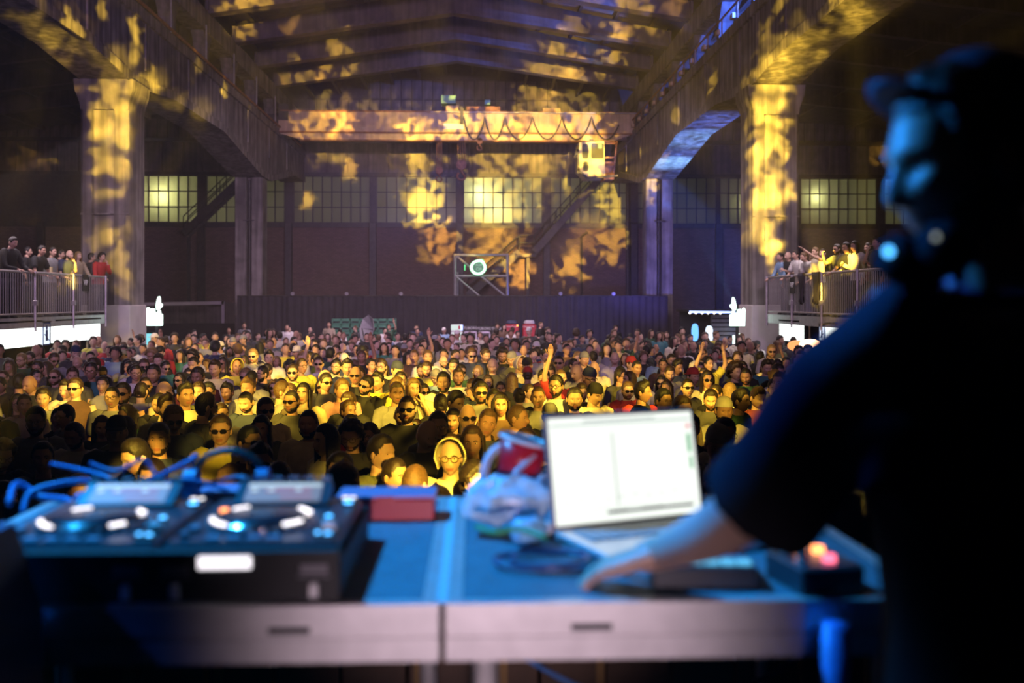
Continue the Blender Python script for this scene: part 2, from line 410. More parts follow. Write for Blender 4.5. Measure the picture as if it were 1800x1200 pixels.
def pane_mat():
    m = bpy.data.materials.new('frosted_pane'); m.use_nodes = True
    nt = m.node_tree; N = nt.nodes; K = nt.links
    b = N['Principled BSDF']; out = N['Material Output']
    b.inputs['Base Color'].default_value = (0.36, 0.36, 0.28, 1); b.inputs['Roughness'].default_value = 0.28
    tl = N.new('ShaderNodeBsdfTranslucent'); tl.inputs['Color'].default_value = (0.80, 0.82, 0.52, 1)
    mx = N.new('ShaderNodeMixShader'); mx.inputs[0].default_value = 0.6
    oi = N.new('ShaderNodeObjectInfo'); nz = N.new('ShaderNodeMapRange')
    nz.inputs['To Min'].default_value = 0.78; nz.inputs['To Max'].default_value = 1.0
    K.new(oi.outputs['Random'], nz.inputs['Value'])
    sc = N.new('ShaderNodeVectorMath'); sc.operation = 'SCALE'; sc.inputs[0].default_value = (0.80, 0.82, 0.52)
    K.new(nz.outputs[0], sc.inputs['Scale']); K.new(sc.outputs[0], tl.inputs['Color'])
    K.new(b.outputs[0], mx.inputs[1]); K.new(tl.outputs[0], mx.inputs[2]); K.new(mx.outputs[0], out.inputs['Surface'])
    return m
def clear_mat():
    m = bpy.data.materials.new('pane_back'); m.use_nodes = True; nt = m.node_tree; nt.nodes.remove(nt.nodes['Principled BSDF'])
    t = nt.nodes.new('ShaderNodeBsdfTransparent'); t.inputs['Color'].default_value = (.9, .92, .8, 1)
    nt.links.new(t.outputs[0], nt.nodes['Material Output'].inputs['Surface']); return m
def emis(name, c, s): 
    return mat(name, (0.05, 0.05, 0.05), 0.5, emit=c, estr=s)
M = dict(
    concrete=mat('concrete', (0.25, 0.225, 0.215), 0.75, noise=0.35, scale=1.6, bump=0.25, stain=0.55),
    concrete_pale=mat('painted_concrete', (0.58, 0.54, 0.52), 0.6, noise=0.12, scale=2, bump=0.1),
    concrete_dark=mat('dark_concrete', (0.17, 0.15, 0.15), 0.8, noise=0.4, scale=1.2, bump=0.2, stain=0.4),  # darker concrete tone for aisle walls, posts and column webs
    rafter=mat('rafter_paint', (0.15, 0.12, 0.115), 0.5, noise=0.3, scale=1.5, bump=0.1, stain=0.3),
    floor=mat('hall_floor', (0.10, 0.09, 0.09), 0.7, noise=0.3, scale=1),
    brick=brick_mat(), pane=pane_mat(), pane_back=clear_mat(),
    steel=mat('dark_steel', (0.06, 0.055, 0.055), 0.5, 0.3, noise=0.25, scale=5),
    cladding=mat('cladding', (0.17, 0.145, 0.135), 0.6, noise=0.3, scale=2, stain=0.4),
    roof=mat('roof_board', (0.07, 0.065, 0.07), 0.6, noise=0.3, scale=2),
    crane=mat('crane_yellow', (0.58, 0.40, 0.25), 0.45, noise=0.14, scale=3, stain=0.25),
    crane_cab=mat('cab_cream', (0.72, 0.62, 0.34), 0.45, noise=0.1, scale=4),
    rust=mat('rusty_steel', (0.28, 0.12, 0.06), 0.7, noise=0.4, scale=6),
    green_box=mat('green_enamel', (0.18, 0.40, 0.28), 0.5),
    black=mat('matt_black', (0.007, 0.007, 0.008), 0.6),
    rubber=mat('black_rubber', (0.015, 0.015, 0.017), 0.45),
    drape=mat('black_drape', (0.035, 0.03, 0.04), 0.9, noise=0.2, scale=3),
    galv=mat('galvanised_steel', (0.45, 0.43, 0.44), 0.4, 0.6, noise=0.15, scale=8),
    alu=mat('mill_aluminium', (0.62, 0.60, 0.60), 0.42, 0.55, noise=0.08, scale=20),
    deck=mat('stage_plywood', (0.10, 0.17, 0.21), 0.6, noise=0.15, scale=30, bump=0.05),
    wood=mat('dark_wood', (0.10, 0.055, 0.03), 0.6, noise=0.3, scale=6),
    red=mat('red_plastic', (0.5, 0.008, 0.02), 0.35),
    white=mat('white_plastic', (0.75, 0.75, 0.75), 0.4),
    silver=mat('laptop_silver', (0.62, 0.63, 0.65), 0.32, 0.7),
    cdj=mat('player_black', (0.04, 0.046, 0.058), 0.28),
    chrome=mat('chrome', (0.85, 0.85, 0.88), 0.12, 1.0),
    crate=mat('crate_green', (0.05, 0.23, 0.13), 0.45, noise=0.15, scale=5),
    grey_cloth=mat('grey_cloth', (0.45, 0.44, 0.46), 0.8, noise=0.08, scale=5),
    sign_white=mat('sign_white', (0.7, 0.7, 0.7), 0.5, emit=(0.9, 0.85, 0.95), estr=0.03),
    sign_black=mat('sign_black', (0.02, 0.02, 0.02), 0.5),
    screen_panel=emis('bar_lightbox', (0.92, 1.0, 0.95), 3.0),
    hand_sign=emis('neon_white', (0.75, 1.0, 0.88), 2.6),
    neon_green=emis('neon_green', (0.08, 0.85, 0.24), 1.2),
    cyan_screen=emis('cyan_screen', (0.25, 0.75, 0.85), 1.1),
    blue_light=emis('blue_lightbox', (0.14, 0.45, 1.0), 1.7),
    white_light=emis('white_lightbox', (0.75, 0.85, 1.0), 1.5),
    fridge_light=emis('fridge_light', (0.72, 0.88, 0.82), 0.9),
    led_blue=emis('led_blue', (0.08, 0.45, 1.0), 14.0),
    led_white=emis('led_white', (1.0, 0.95, 0.97), 16.0),
    led_orange=emis('led_orange', (1.0, 0.30, 0.08), 12.0),
    led_pink=emis('led_pink', (1.0, 0.15, 0.25), 10.0),
    led_strip=emis('led_strip', (0.35, 0.45, 1.0), 3.0),
    player_screen=emis('player_screen', (0.62, 0.55, 0.50), 0.28),
    player_bar=emis('player_bar', (0.70, 0.82, 0.82), 0.75),
    player_pink=emis('player_pink', (0.75, 0.30, 0.33), 0.4),
    outside=mat('outside_lamp', (0.8, 0.8, 0.8), 0.5, emit=(1.0, 0.95, 0.62), estr=40.0),
)

# ================================================================== the hall
def struct(name, mb, m, label, cat, smooth=False):
    return tag(mb.build(name, m, smooth=smooth), label, cat, kind='structure')
struct('floor', MB().span((-31, 3.2, -0.3), (33, 60.3, 0.0)), M['floor'], 'dark concrete floor of the hall under the crowd', 'floor')
stage = thing('floor_stage', 'raised dark stage deck under the table', 'stage floor', (0, 0, 0), kind='structure')
for i in range(8):
    MB().cbox((-7 + 2 * i, 0.45, STAGE - 0.06), (1.985, 5.6, 0.12), 0.008).build('deck_plank', M['black'], stage)
MB().span((-8, 3.1, 0), (8, 3.2, STAGE - 0.12)).build('stage_fascia', M['black'], stage)

# side walls and aisle roofs (nearly black in the photograph)
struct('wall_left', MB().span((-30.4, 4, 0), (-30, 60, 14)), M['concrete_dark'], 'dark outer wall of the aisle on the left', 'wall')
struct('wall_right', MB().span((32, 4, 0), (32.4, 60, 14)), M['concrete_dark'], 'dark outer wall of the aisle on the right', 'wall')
for nm, xa, xb, side in (('ceiling_left', XL - 1.4, -30, 'left'), ('ceiling_right', XR + 1.4, 32, 'right')):
    c = thing(nm, 'dark sloping aisle roof on the %s side of the hall' % side, 'ceiling', kind='structure')
    MB().prism([(xa, 14.6), (xb, 12.4), (xb, 12.6), (xa, 14.8)], (0, 6, 0), (1, 0, 0), (0, 0, 1), (0, 54, 0)).build('roof_deck', M['roof'], c)
    rm = MB().prism([(xa, 13.9), (xb, 11.5), (xb, 12.4), (xa, 14.6)], (0, 0, 0), (1, 0, 0), (0, 0, 1), (0, 0.35, 0)).mesh('aisle_rafter', M['rafter'])
    for k in range(11):
        put('aisle_rafter', rm, c, (0, 8.4 + 4.35 * k, 0))
    for k in range(6):
        t = (k + 0.5) / 6
        x = xa + (xb - xa) * t; z = 14.6 + (12.4 - 14.6) * t
        MB().span((x - 0.06, 6, z - 0.25), (x + 0.06, 60, z)).build('purlin', M['rafter'], c)

# crane-runway beams with haunches at the rear columns
HP = [(10.0, 9.45), (26.5, 9.45), (29.6, 9.15), (31.0, 9.15), (34.0, 9.45), (40.6, 9.50), (47.8, 8.62), (50.0, 8.62), (56.6, 9.75), (60.0, 9.75)]
for nm, x0, sgn, side in (('beam_left', XL, -1, 'left'), ('beam_right', XR, 1, 'right')):
    b = thing(nm, 'massive stained concrete crane runway beam with sloping haunches on the %s' % side, 'beam', kind='structure')
    poly = [(10.0, 11.2)] + HP + [(60.0, 11.2)]
    MB().prism(poly, (x0, 0, 0), (0, 1, 0), (0, 0, 1), (1.4 * sgn, 0, 0)).build('beam_web', M['concrete'], b)
    MB().span((x0 - 0.10 * sgn, 10, 11.2), (x0 + 1.5 * sgn, 60, 11.55)).build('top_flange', M['concrete'], b)
    low = [(p[0], p[1] - 0.02) for p in HP] + [(p[0], p[1] + 0.28) for p in reversed(HP)]
    MB().prism(low, (x0 - 0.07 * sgn, 0, 0), (0, 1, 0), (0, 0, 1), (0.06 * sgn, 0, 0)).build('bottom_chord', M['concrete'], b)
    MB().span((x0 + 0.15 * sgn, 10, 11.55), (x0 + 0.25 * sgn, 58, 11.68)).build('crane_rail', M['rust'], b)
    for k in range(10):
        y = 12.5 + 4.65 * k
        MB().span((x0 - 0.045 * sgn, y - 0.05, 9.75), (x0, y + 0.05, 11.2)).build('pour_rib', M['concrete'], b)
# handrail along the right runway
hr = thing('runway_handrail', 'rust-red handrail running along the top of the right crane runway', 'handrail')
MB().tube([(XR - 0.09, 10, 12.1), (XR - 0.09, 57.5, 12.1)], 0.035, 8).build('rail', M['rust'], hr)
pm = MB().tube([(0, 0, 0), (0, 0, 0.56)], 0.022, 6).mesh('post', M['rust'])
bm_ = MB().box((0, 0, 0), (0.1, 0.34, 0.16)).mesh('bracket', M['crane'])
for k in range(24):
    put('post', pm, hr, (XR - 0.09, 11 + 2 * k, 11.54))
    if 10 <= k: put('bracket', bm_, hr, (XR - 0.12, 11.5 + 2 * k, 11.75))
hl = thing('runway_cable_duct', 'thin conduit along the top of the left crane runway beam', 'conduit')
MB().tube([(XL + 0.14, 12, 11.62), (XL + 0.14, 58, 11.62)], 0.05, 8).build('pipe', M['rust'], hl)

# columns
def front_column(name, x0, sgn, label):
    c = thing(name, label, 'column', kind='structure')
    xa, xb = (x0 - 1.4, x0) if sgn < 0 else (x0, x0 + 1.4)
    ya, yb = 29.6, 31.0
    g = 0.13
    sec = [(xa + .08, ya), (xa + .34, ya), (xa + .37, ya + g), (xa + .95, ya + g), (xa + .98, ya), (xb - .08, ya), (xb, ya + .08), (xb, yb), (xa, yb), (xa, ya + .08)]
    MB().prism([(p[0], p[1]) for p in sec], (0, 0, 2.55), (1, 0, 0), (0, 1, 0), (0, 0, 5.75)).build('shaft', M['concrete'], c)
    def rr(e): return [Vector((xa - e, ya - e * .4, 0)), Vector((xb + e, ya - e * .4, 0)), Vector((xb + e, yb, 0)), Vector((xa - e, yb, 0))]
    rings = [[p + Vector((0, 0, z)) for p in rr(e)] for z, e in ((8.28, -.005), (8.5, 0.02), (8.85, 0.14), (9.16, 0.17))]
    MB().loft(rings).build('capital', M['concrete'], c)
    MB().cbox(((xa + xb) / 2, (ya + yb) / 2, 1.275), (1.5, 1.5, 2.55), 0.02).build('painted_base', M['concrete_pale'], c)
    MB().span((xa - .004, ya - .012, 5.2), (xb + .004, ya + .2, 5.24)).build('strap', M['concrete'], c)
    return c
front_column('column_1', XL, -1, 'front concrete column lit yellow beside the left balcony, pale painted foot')
front_column('column_2', XR, 1, 'front concrete column lit bright yellow beside the right balcony')
def rear_column(name, xa, label):
    c = thing(name, label, 'column', kind='structure')
    for dx in (0.0, 0.78):
        s = MB().cbox((xa + dx + 0.27, 48.9, 4.31), (0.54, 1.1, 8.62), 0.03).build('shaft', M['concrete'], c)
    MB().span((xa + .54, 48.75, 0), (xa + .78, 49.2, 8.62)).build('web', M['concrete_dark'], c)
    MB().tube([(xa + .66, 48.55, 0.1), (xa + .66, 48.55, 8.5)], 0.06, 8).build('downpipe', M['steel'], c)
    MB().span((xa + .4, 48.28, 6.5), (xa + .95, 48.34, 6.56)).build('pipe_clamp', M['steel'], c)
rear_column('column_3', XL - 1.36, 'rear twin-shaft concrete column behind the left end of the black drape')
rear_column('column_4', XR + 0.04, 'rear twin-shaft concrete column washed in blue light')

# upper longitudinal beams, posts with flared heads, rafters, roof
RY = [30.5 + 4.36 * k - 4.36 * 3 for k in range(9)]      # 17.4 ... 52.3
for nm, x0, sgn, side in (('beam_upper_left', XL - 0.15, -1, 'left'), ('beam_upper_right', XR + 0.15, 1, 'right')):
    b = thing(nm, 'upper concrete eaves beam on flared posts above the %s runway' % side, 'beam', kind='structure')
    MB().span((x0, 14, 13.05), (x0 + 0.7 * sgn, 60, 13.85)).build('eaves_beam', M['concrete'], b)
    pm = MB()
    pm.span((0, -0.16, 11.55), (0.5 * sgn, 0.16, 12.5))
    pm.prism([(-.16, 12.45), (.16, 12.45), (.62, 13.05), (-.62, 13.05)], (0.0, 0, 0), (0, 1, 0), (0, 0, 1), (0.5 * sgn, 0, 0))
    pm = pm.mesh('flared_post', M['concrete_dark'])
    for y in RY: put('flared_post', pm, b, (x0 + 0.08 * sgn, y, 0))
    if side == 'left':
        for y in RY: MB().tube([(x0 + .2, y - 1.3, 11.6), (x0 + .2, y - 1.3, 13.05)], 0.03, 6).build('tie_rod', M['galv'], b)
roofL = 13.8; roofA = 15.2
hw = (XR - XL) / 2 + 0.2
rp = [(-hw, roofL), (0, roofA), (hw, roofL), (hw, roofL + 0.68), (0, roofA + 1.15), (-hw, roofL + 0.68)]
rmesh = MB().prism(rp, (XM, 0, 0), (1, 0, 0), (0, 0, 1), (0, 0.4, 0))
for s in (-1, 1):   # bottom flange
    rmesh.prism([(s * hw, roofL - .03), (0, roofA - .03), (0, roofA + .09), (s * hw, roofL + .09)][::s], (XM, -0.09, 0), (1, 0, 0), (0, 0, 1), (0, 0.58, 0))
    rmesh.span((XM + s * hw - .06, -.12, roofL), (XM + s * hw + .06, .52, roofL + .68))
rmesh = rmesh.mesh('rafter', M['rafter'])
for k, y in enumerate(RY):
    o = put('rafter_%d' % (k + 1), rmesh, None, (0, y - 0.2, 0))
    ordn = ['nearest to the stage', 'second from the stage', 'third from the stage', 'fourth from the stage', 'fifth from the stage', 'sixth from the stage', 'third from the end wall', 'second from the end wall', 'next to the end wall'][k]
    tag(o, 'wide pitched roof girder spanning the nave, ' + ordn, 'rafter', 'pitched girders across the nave', 'structure')
ce = thing('ceiling_nave', 'dark pitched roof of glass and boards above the girders', 'ceiling', kind='structure')
gl = mat('roof_glass', (0.16, 0.18, 0.24), 0.25)
for s in (-1, 1):
    for k in range(6):
        x = XM + s * hw * (k + 0.5) / 6; z = roofA + 1.2 - (roofA - roofL + .47) * (k + 0.5) / 6
        MB().span((x - .07, 14, z), (x + .07, 60, z + .18)).build('purlin', M['steel'], ce)
    for k in range(6):
        a, b2 = k / 6, (k + 1) / 6
        zz = lambda t: roofA + 1.38 - (roofA - roofL + .47) * t
        pmz = MB().prism([(s * hw * a, zz(a)), (s * hw * b2, zz(b2)), (s * hw * b2, zz(b2) + .04), (s * hw * a, zz(a) + .04)][::s], (XM, 0, 0), (1, 0, 0), (0, 0, 1), (0, 4.3, 0)).mesh('roof_pane', gl if s > 0 else M['roof'])
        for y in RY: put('roof_pane', pmz, ce, (0, y, 0))
# clerestory louvres behind the right runway (lit blue)
cl = thing('wall_clerestory_right', 'open louvred clerestory behind the right runway, lit blue', 'wall', kind='structure')
lm = MB().box((0, 0, 0), (0.45, 46, 0.07), Matrix.Rotation(R(-28), 3, 'Y')).mesh('louvre_slat', M['concrete_pale'])
for k in range(5): put('louvre_slat', lm, cl, (XR + 2.2, 37, 11.9 + 0.55 * k))
MB().span((XR + 2.5, 14, 11.2), (XR + 2.6, 60, 14.5)).build('backing', M['roof'], cl)
cll = MB().span((XL - 2.6, 14, 11.2), (XL - 2.5, 60, 14.5)).build('wall_clerestory_left', M['roof']); tag(cll, 'dark clerestory wall behind the left runway', 'wall', kind='structure')

# ------------------------------------------------------------------ end wall with steel windows
ZW0, ZW1 = 7.33, 10.1
we = thing('wall_back', 'brick end wall with steel frame, dark cladding bands and gable panels', 'wall', kind='structure')
edges = [(209, 347), (363, 500), (516, 650), (662, 802), (815, 953), (968, 1106), (1121, 1259), (1266, 1394), (1408, 1541), (1556, 1690)]
WX = [(at_y(a, 350, YW).x, at_y(b, 350, YW).x) for a, b in edges]
MB().span((-30, YW, 0), (32, YW + .4, ZW0 - .3)).build('brick_panel', M['brick'], we)
MB().span((-30, YW - .12, ZW0 - .3), (32, YW + .4, ZW0)).build('sill_beam', M['steel'], we)
MB().span((-30, YW - .12, ZW1), (32, YW + .4, ZW1 + .22)).build('lintel_beam', M['steel'], we)
MB().span((-30, YW, ZW1 + .22), (32, YW + .4, 12.3)).build('upper_panel', M['cladding'], we)
MB().span((-30, YW - .2, 12.1), (32, YW + .1, 12.3)).build('crane_band', M['steel'], we)
MB().span((-30, YW + .2, 12.3), (32, YW + .4, 17)).build('gable_backing', M['steel'], we)
xs = [-30] + [v for p in WX for v in p] + [32]
for i in range(0, len(xs), 2):
    MB().span((xs[i], YW - .02, ZW0), (xs[i + 1], YW + .4, ZW1)).build('window_pier', M['steel'], we)
pil = MB().cbox((0, 0, ZW0 / 2), (0.42, 0.3, ZW0), 0.02).mesh('pilaster', M['steel'])
for i in range(0, len(xs) - 1, 2):
    put('pilaster', pil, we, ((xs[i] + xs[i + 1]) / 2, YW - .15, 0))
px_ = MB().cbox((0, 0, 11.2), (0.10, 0.14, 1.75), 0.02).mesh('cladding_rib', M['cladding'])
x = -29.5
while x < 31.5:
    put('cladding_rib', px_, we, (x, YW - .07, 0)); x += 1.22
gp = MB().cbox((0, 0, 0), (0.56, 0.08, 1.12), 0.02).mesh('gable_panel', M['cladding'])
for i in range(95):
    x = -28.6 + i * 0.63
    for j in range(3):
        z = 12.95 + j * 1.2
        nave = XL - .2 < x < XR + .2
        if (nave and z < roofA + 1.0 - 0.15 * abs(x - XM)) or (not nave and j == 0):
            put('gable_panel', gp, we, (x, YW + .16, z))
# windows: 8 x 3 frosted panes each in steel bars
FR = M['steel']
for wi, (xa, xb) in enumerate(WX):
    desc = ['left, glowing from an outside lamp', 'behind the left rear column', 'right of the left rear column', 'with a yellow patch, left of the brightest', 'brightest, above the green neon', 'behind the iron stair and crane cab',
            'behind the blue rear column', 'half hidden by the right front column', 'right, with a small bright lamp outside', 'behind the performer'][wi]
    wd = thing('window_%d' % (wi + 1), 'steel-framed grid window of frosted panes, ' + desc, 'window', (xa, YW + .1, ZW0), 0, 'row of steel windows in the end wall', 'structure')
    W_ = xb - xa; n = 8; H_ = ZW1 - ZW0
    pw, ph = W_ / n, H_ / 3
    pb = MB().span((0.02, 0, 0.02), (pw - 0.02, 0.02, ph - 0.02)); pb.m = [1, 1, 0, 1, 1, 1]
    pmz = pb.mesh('pane', [M['pane'], M['pane_back']])
    for i in range(n):
        for j in range(3): put('pane', pmz, wd, (i * pw, 0, j * ph))
    mv = MB().span((-.028, -.05, 0), (.028, .04, H_)).mesh('mullion', FR)
    for i in range(n + 1): put('mullion', mv, wd, (i * pw, 0, 0))
    mh = MB().span((0, -.05, -.028), (W_, .04, .028)).mesh('glazing_bar', FR)
    for j in range(4): put('glazing_bar', mh, wd, (0, 0, j * ph))
# lamps in the yard outside
def yard_lamp(px, py, power, off=1.1, label='', color=(1.0, 0.93, 0.55), r=0.16):
    p = at_y(px, py, YW + off)
    t = thing('yard_lamp', label, 'lamp', (p.x, p.y, p.z), 0, 'lamps outside the end wall windows')
    MB().ball((0, 0, 0), r, 10, 8).build('globe', M['outside'], t, True)
    MB().tube([(0, .1, 0), (0, .35, 0), (0, .35, -p.z)], 0.05, 8).build('pole', M['steel'], t)
    L = bpy.data.lights.new('yard_light', 'POINT'); L.energy = power; L.color = color; L.shadow_soft_size = r + .05
    o = bpy.data.objects.new('yard_light', L); COL.objects.link(o); o.location = (p.x, p.y - 0.02, p.z); 
    return t
yard_lamp(291, 346, 150, 0.75, 'round lamp glowing behind the left window')
yard_lamp(845, 345, 200, 0.8, 'round lamp behind the brightest window, upper of its two')
yard_lamp(872, 372, 120, 1.0, 'round lamp behind the brightest window, lower of its two')
yard_lamp(1430, 348, 40, 0.6, 'small round lamp behind the window on the right', r=0.12)
yard_lamp(1312, 362, 16, 0.6, 'added lamp imitating a reflection in the window beside the right front column', r=0.1)  # added lamp, stands in for a reflection on the panes
for (px, e) in [(405, 60), (735, 40), (600, 14), (1040, 40), (1180, 8), (1490, 90), (480, 14), (900, 80), (330, 60)]:  # unseen point lights added for a dim glow across the panes
    L = bpy.data.lights.new('yard_glow', 'POINT'); L.energy = e * 1.1; L.color = (1.0, 0.93, 0.62); L.shadow_soft_size = 0.4
    o = bpy.data.objects.new('yard_glow', L); COL.objects.link(o); o.location = at_y(px, 360, YW + 4.0)

# iron stairs against the end wall
def flight(t, a, b, width=0.9, mat_=None, rail=1.0):
    a, b = Vector(a), Vector(b); m_ = mat_ or M['steel']
    for dy in (0, -width):
        MB().bar(a + Vector((0, dy, 0)), b + Vector((0, dy, 0)), 0.06, 0.42).build('stringer', m_, t)
        for h in (rail, rail * .55):
            MB().tube([a + Vector((0, dy, h)), b + Vector((0, dy, h))], 0.03, 6).build('handrail', m_, t)
        for k in range(4):
            q = a.lerp(b, k / 3) + Vector((0, dy, 0)); MB().tube([q, q + Vector((0, 0, rail))], 0.025, 6).build('baluster', m_, t)
    n = max(3, int(abs(b.z - a.z) / 0.26)); sm = MB().box((0, -width / 2, 0), (0.26, width, 0.03)).mesh('tread', m_)
    for k in range(n): put('tread', sm, t, a.lerp(b, (k + .5) / n))
st = thing('iron_staircase', 'dark iron staircase climbing the end wall beside the green neon', 'staircase')
Ys = YW - .5
p0, p1, p2, p3 = at_y(822, 520, Ys), at_y(912, 444, Ys), at_y(938, 444, Ys), at_y(1052, 316, Ys)
flight(st, p0, p1); flight(st, p2, p3)
MB().span((p1.x - .1, Ys - 1, p1.z - .3), (p2.x + .1, Ys, p1.z - .1)).build('landing', M['steel'], st)
for h in (1.0, .55): MB().tube([p1 + Vector((0, -.9, h)), p2 + Vector((0, -.9, h))], 0.03, 6).build('handrail', M['steel'], st)
q = at_y(928, 450, Ys - .4); MB().span((q.x - .09, q.y - .09, 0), (q.x + .09, q.y + .09, q.z)).build('support_post', M['steel'], st)
st2 = thing('iron_staircase', 'dark iron stair crossing the window left of the rear column', 'staircase')
flight(st2, at_y(330, 412, Ys), at_y(425, 322, Ys))
for px, py in ((332, 416), (424, 330)):
    q = at_y(px, py, Ys - .45); MB().span((q.x - .08, q.y - .08, 0), (q.x + .08, q.y + .08, q.z)).build('support_post', M['steel'], st2)
for (px, lab) in ((1022, 'thin dark conduit on the brick wall right of the stair'), (1104, 'black downpipe on the brick wall beside the rear column')):
    q = at_y(px, 420, YW - .1)
    t = MB().tube([(q.x, YW - .08, 0), (q.x, YW - .08, 6.5 if px < 1100 else 9.9), (q.x + .35, YW - .08, 6.8 if px < 1100 else 10.2)], 0.07 if px < 1100 else .14, 8).build('wall_pipe', M['steel'])
    tag(t, lab, 'pipe')

# ------------------------------------------------------------------ overhead crane
CYc = 52.0
cr = thing('overhead_crane', 'yellow overhead travelling crane spanning the nave under the girders', 'crane', (0, CYc, 0))
g0, g1 = XL - .1, XR + .1
za, zb, zc = at_y(800, 199, CYc).z, at_y(800, 234, CYc).z, at_y(800, 247, CYc).z
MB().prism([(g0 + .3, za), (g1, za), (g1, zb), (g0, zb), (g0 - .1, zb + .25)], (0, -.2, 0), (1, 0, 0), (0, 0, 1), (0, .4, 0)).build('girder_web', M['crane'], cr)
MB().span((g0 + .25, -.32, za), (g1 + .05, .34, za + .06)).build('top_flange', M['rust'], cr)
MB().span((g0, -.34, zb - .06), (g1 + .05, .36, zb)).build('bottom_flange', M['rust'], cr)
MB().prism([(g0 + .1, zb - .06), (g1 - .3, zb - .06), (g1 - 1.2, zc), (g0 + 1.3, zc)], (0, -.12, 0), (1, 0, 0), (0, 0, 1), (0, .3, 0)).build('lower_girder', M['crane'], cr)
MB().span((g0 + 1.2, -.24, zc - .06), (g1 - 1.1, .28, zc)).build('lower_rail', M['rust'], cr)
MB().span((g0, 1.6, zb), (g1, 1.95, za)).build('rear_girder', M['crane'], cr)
for xx, s in ((XL - .2, 1), (XR + .22, -1)):
    MB().cbox((xx, .9, 11.95), (0.5, 3.4, 0.5), 0.04).build('end_truck', M['steel'], cr)
    for dy in (-.4, 2.2): MB().cyl((xx - .2, dy, 11.9), (xx + .2, dy, 11.9), 0.26, 14).build('truck_wheel', M['steel'], cr)
q = at_y(500, 192, CYc); MB().span((q.x - .25, -.3, q.z - .6), (q.x + .25, .3, q.z + .22)).build('motor_box', M['steel'], cr)
# trolley on top with green cabinets
for px, py, w2, h2, m_ in ((788, 173, 26, 14, 'green_box'), (857, 178, 10, 8, 'green_box'), (795, 190, 22, 12, 'crane'), (850, 190, 60, 9, 'rust'), (970, 193, 32, 9, 'crane')):
    q = at_y(px, py, CYc); k = CYc / FPX
    MB().cbox((q.x, 0.6, q.z), (w2 * k, .8, h2 * k), .02).build('trolley_cabinet', M[m_], cr)
q = at_y(812, 200, CYc); MB().span((q.x - .08, -.5, q.z - .6), (q.x + .08, -.34, q.z + .35)).build('festoon_anchor', M['steel'], cr)
MB().span((at_y(780, 0, CYc).x, -.205, at_y(0, 223, CYc).z), (at_y(815, 0, CYc).x, -.2, at_y(0, 213, CYc).z)).build('rating_plate', M['sign_white'], cr)
# festoon cable
fx = [815, 852, 887, 936, 988, 1040, 1092]
path = []
for i in range(len(fx) - 1):
    for k in range(12):
        t = k / 12
        px = fx[i] + (fx[i + 1] - fx[i]) * t
        sag = (math.sin(math.pi * t)) ** 0.75
        p = at_y(px, 205 + 40 * sag, CYc - .45); path.append((p.x, -.45, p.z))
MB().tube(path, 0.035, 6).build('festoon_cable', M['rubber'], cr)
MB().tube([(g0 + 8, -.42, za - .02), (g1, -.42, za - .02)], 0.03, 6).build('festoon_wire', M['galv'], cr)
# hooks
for px, py, r_, nm in ((811, 290, .30, 'hook_block'), (772, 300, .22, 'hook_block'), (843, 248, .18, 'hook_block')):
    q = at_y(px, py, CYc)
    MB().cyl((q.x, -.12, q.z - CYc * 0 ), (q.x, .12, q.z), r_ * .9, 16).build(nm, M['rust'], cr)
    hk = [(q.x + r_ * .7 * math.sin(a) * (1), 0, q.z - r_ * 1.9 - r_ * .7 * math.cos(a)) for a in [x_ * .35 for x_ in range(-7, 5)]]
    MB().tube([(q.x, 0, q.z - r_ * .8)] + [(q.x, 0, q.z - r_ * 1.1)] + hk[::-1], r_ * .18, 8).build('hook', M['rust'], cr)
    for dx in (-.6, -.2, .2, .6): MB().tube([(q.x + dx * r_, 0, q.z), (q.x + dx * r_, 0, zc)], 0.02, 5).build('hoist_rope', M['rust'], cr)
# cab
cb = thing('crane_cab', 'cream crane operator cab with rounded windows hanging from the crane', 'crane cab', (0, CYc - .9, 0))
yk = CYc - 0.9
def P2(px, py): q = at_y(px, py, yk); return (q.x, q.z)
out = [P2(*p) for p in ((1018, 250), (1062, 248), (1064, 311), (1030, 312), (1017, 297))]
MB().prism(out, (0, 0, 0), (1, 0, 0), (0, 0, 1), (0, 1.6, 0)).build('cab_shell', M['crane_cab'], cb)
dk = mat('cab_glass', (0.10, 0.10, 0.06), 0.15)
def rrect(x0, y0, x1, y1, r=3):
    pts = []
    for cx_, cy_, a0 in ((x1 - r, y0 + r, -90), (x1 - r, y1 - r, 0), (x0 + r, y1 - r, 90), (x0 + r, y0 + r, 180)):
        for k in range(4):
            a = R(a0 + 30 * k); pts.append(P2(cx_ + r * math.cos(a), cy_ + r * math.sin(a)))
    return pts
for rc in ((1023, 253, 1034, 279), (1039, 252, 1061, 279), (1025, 284, 1034, 301)):
    MB().prism(rrect(rc[0] - 1.5, rc[1] - 1.5, rc[2] + 1.5, rc[3] + 1.5), (0, -.03, 0), (1, 0, 0), (0, 0, 1), (0, .025, 0)).build('window_frame', M['crane_cab'], cb)
    MB().prism(rrect(*rc), (0, -.045, 0), (1, 0, 0), (0, 0, 1), (0, .03, 0)).build('window_pane', dk, cb)
MB().prism(rrect(1051, 253, 1058, 261, 1), (0, -.055, 0), (1, 0, 0), (0, 0, 1), (0, .01, 0)).build('sticker', M['green_box'], cb)
def bar2(a, b, wd, m_, nm, y=0.0):
    a, b = P2(*a), P2(*b); MB().bar((a[0], y, a[1]), (b[0], y, b[1]), wd).build(nm, M[m_], cb)
for a, b in (((1084, 248), (1078, 310)), ((1064, 277), (1081, 277)), ((1064, 252), (1084, 252)), ((1064, 292), (1080, 292))): bar2(a, b, .08, 'rust', 'ladder_frame')
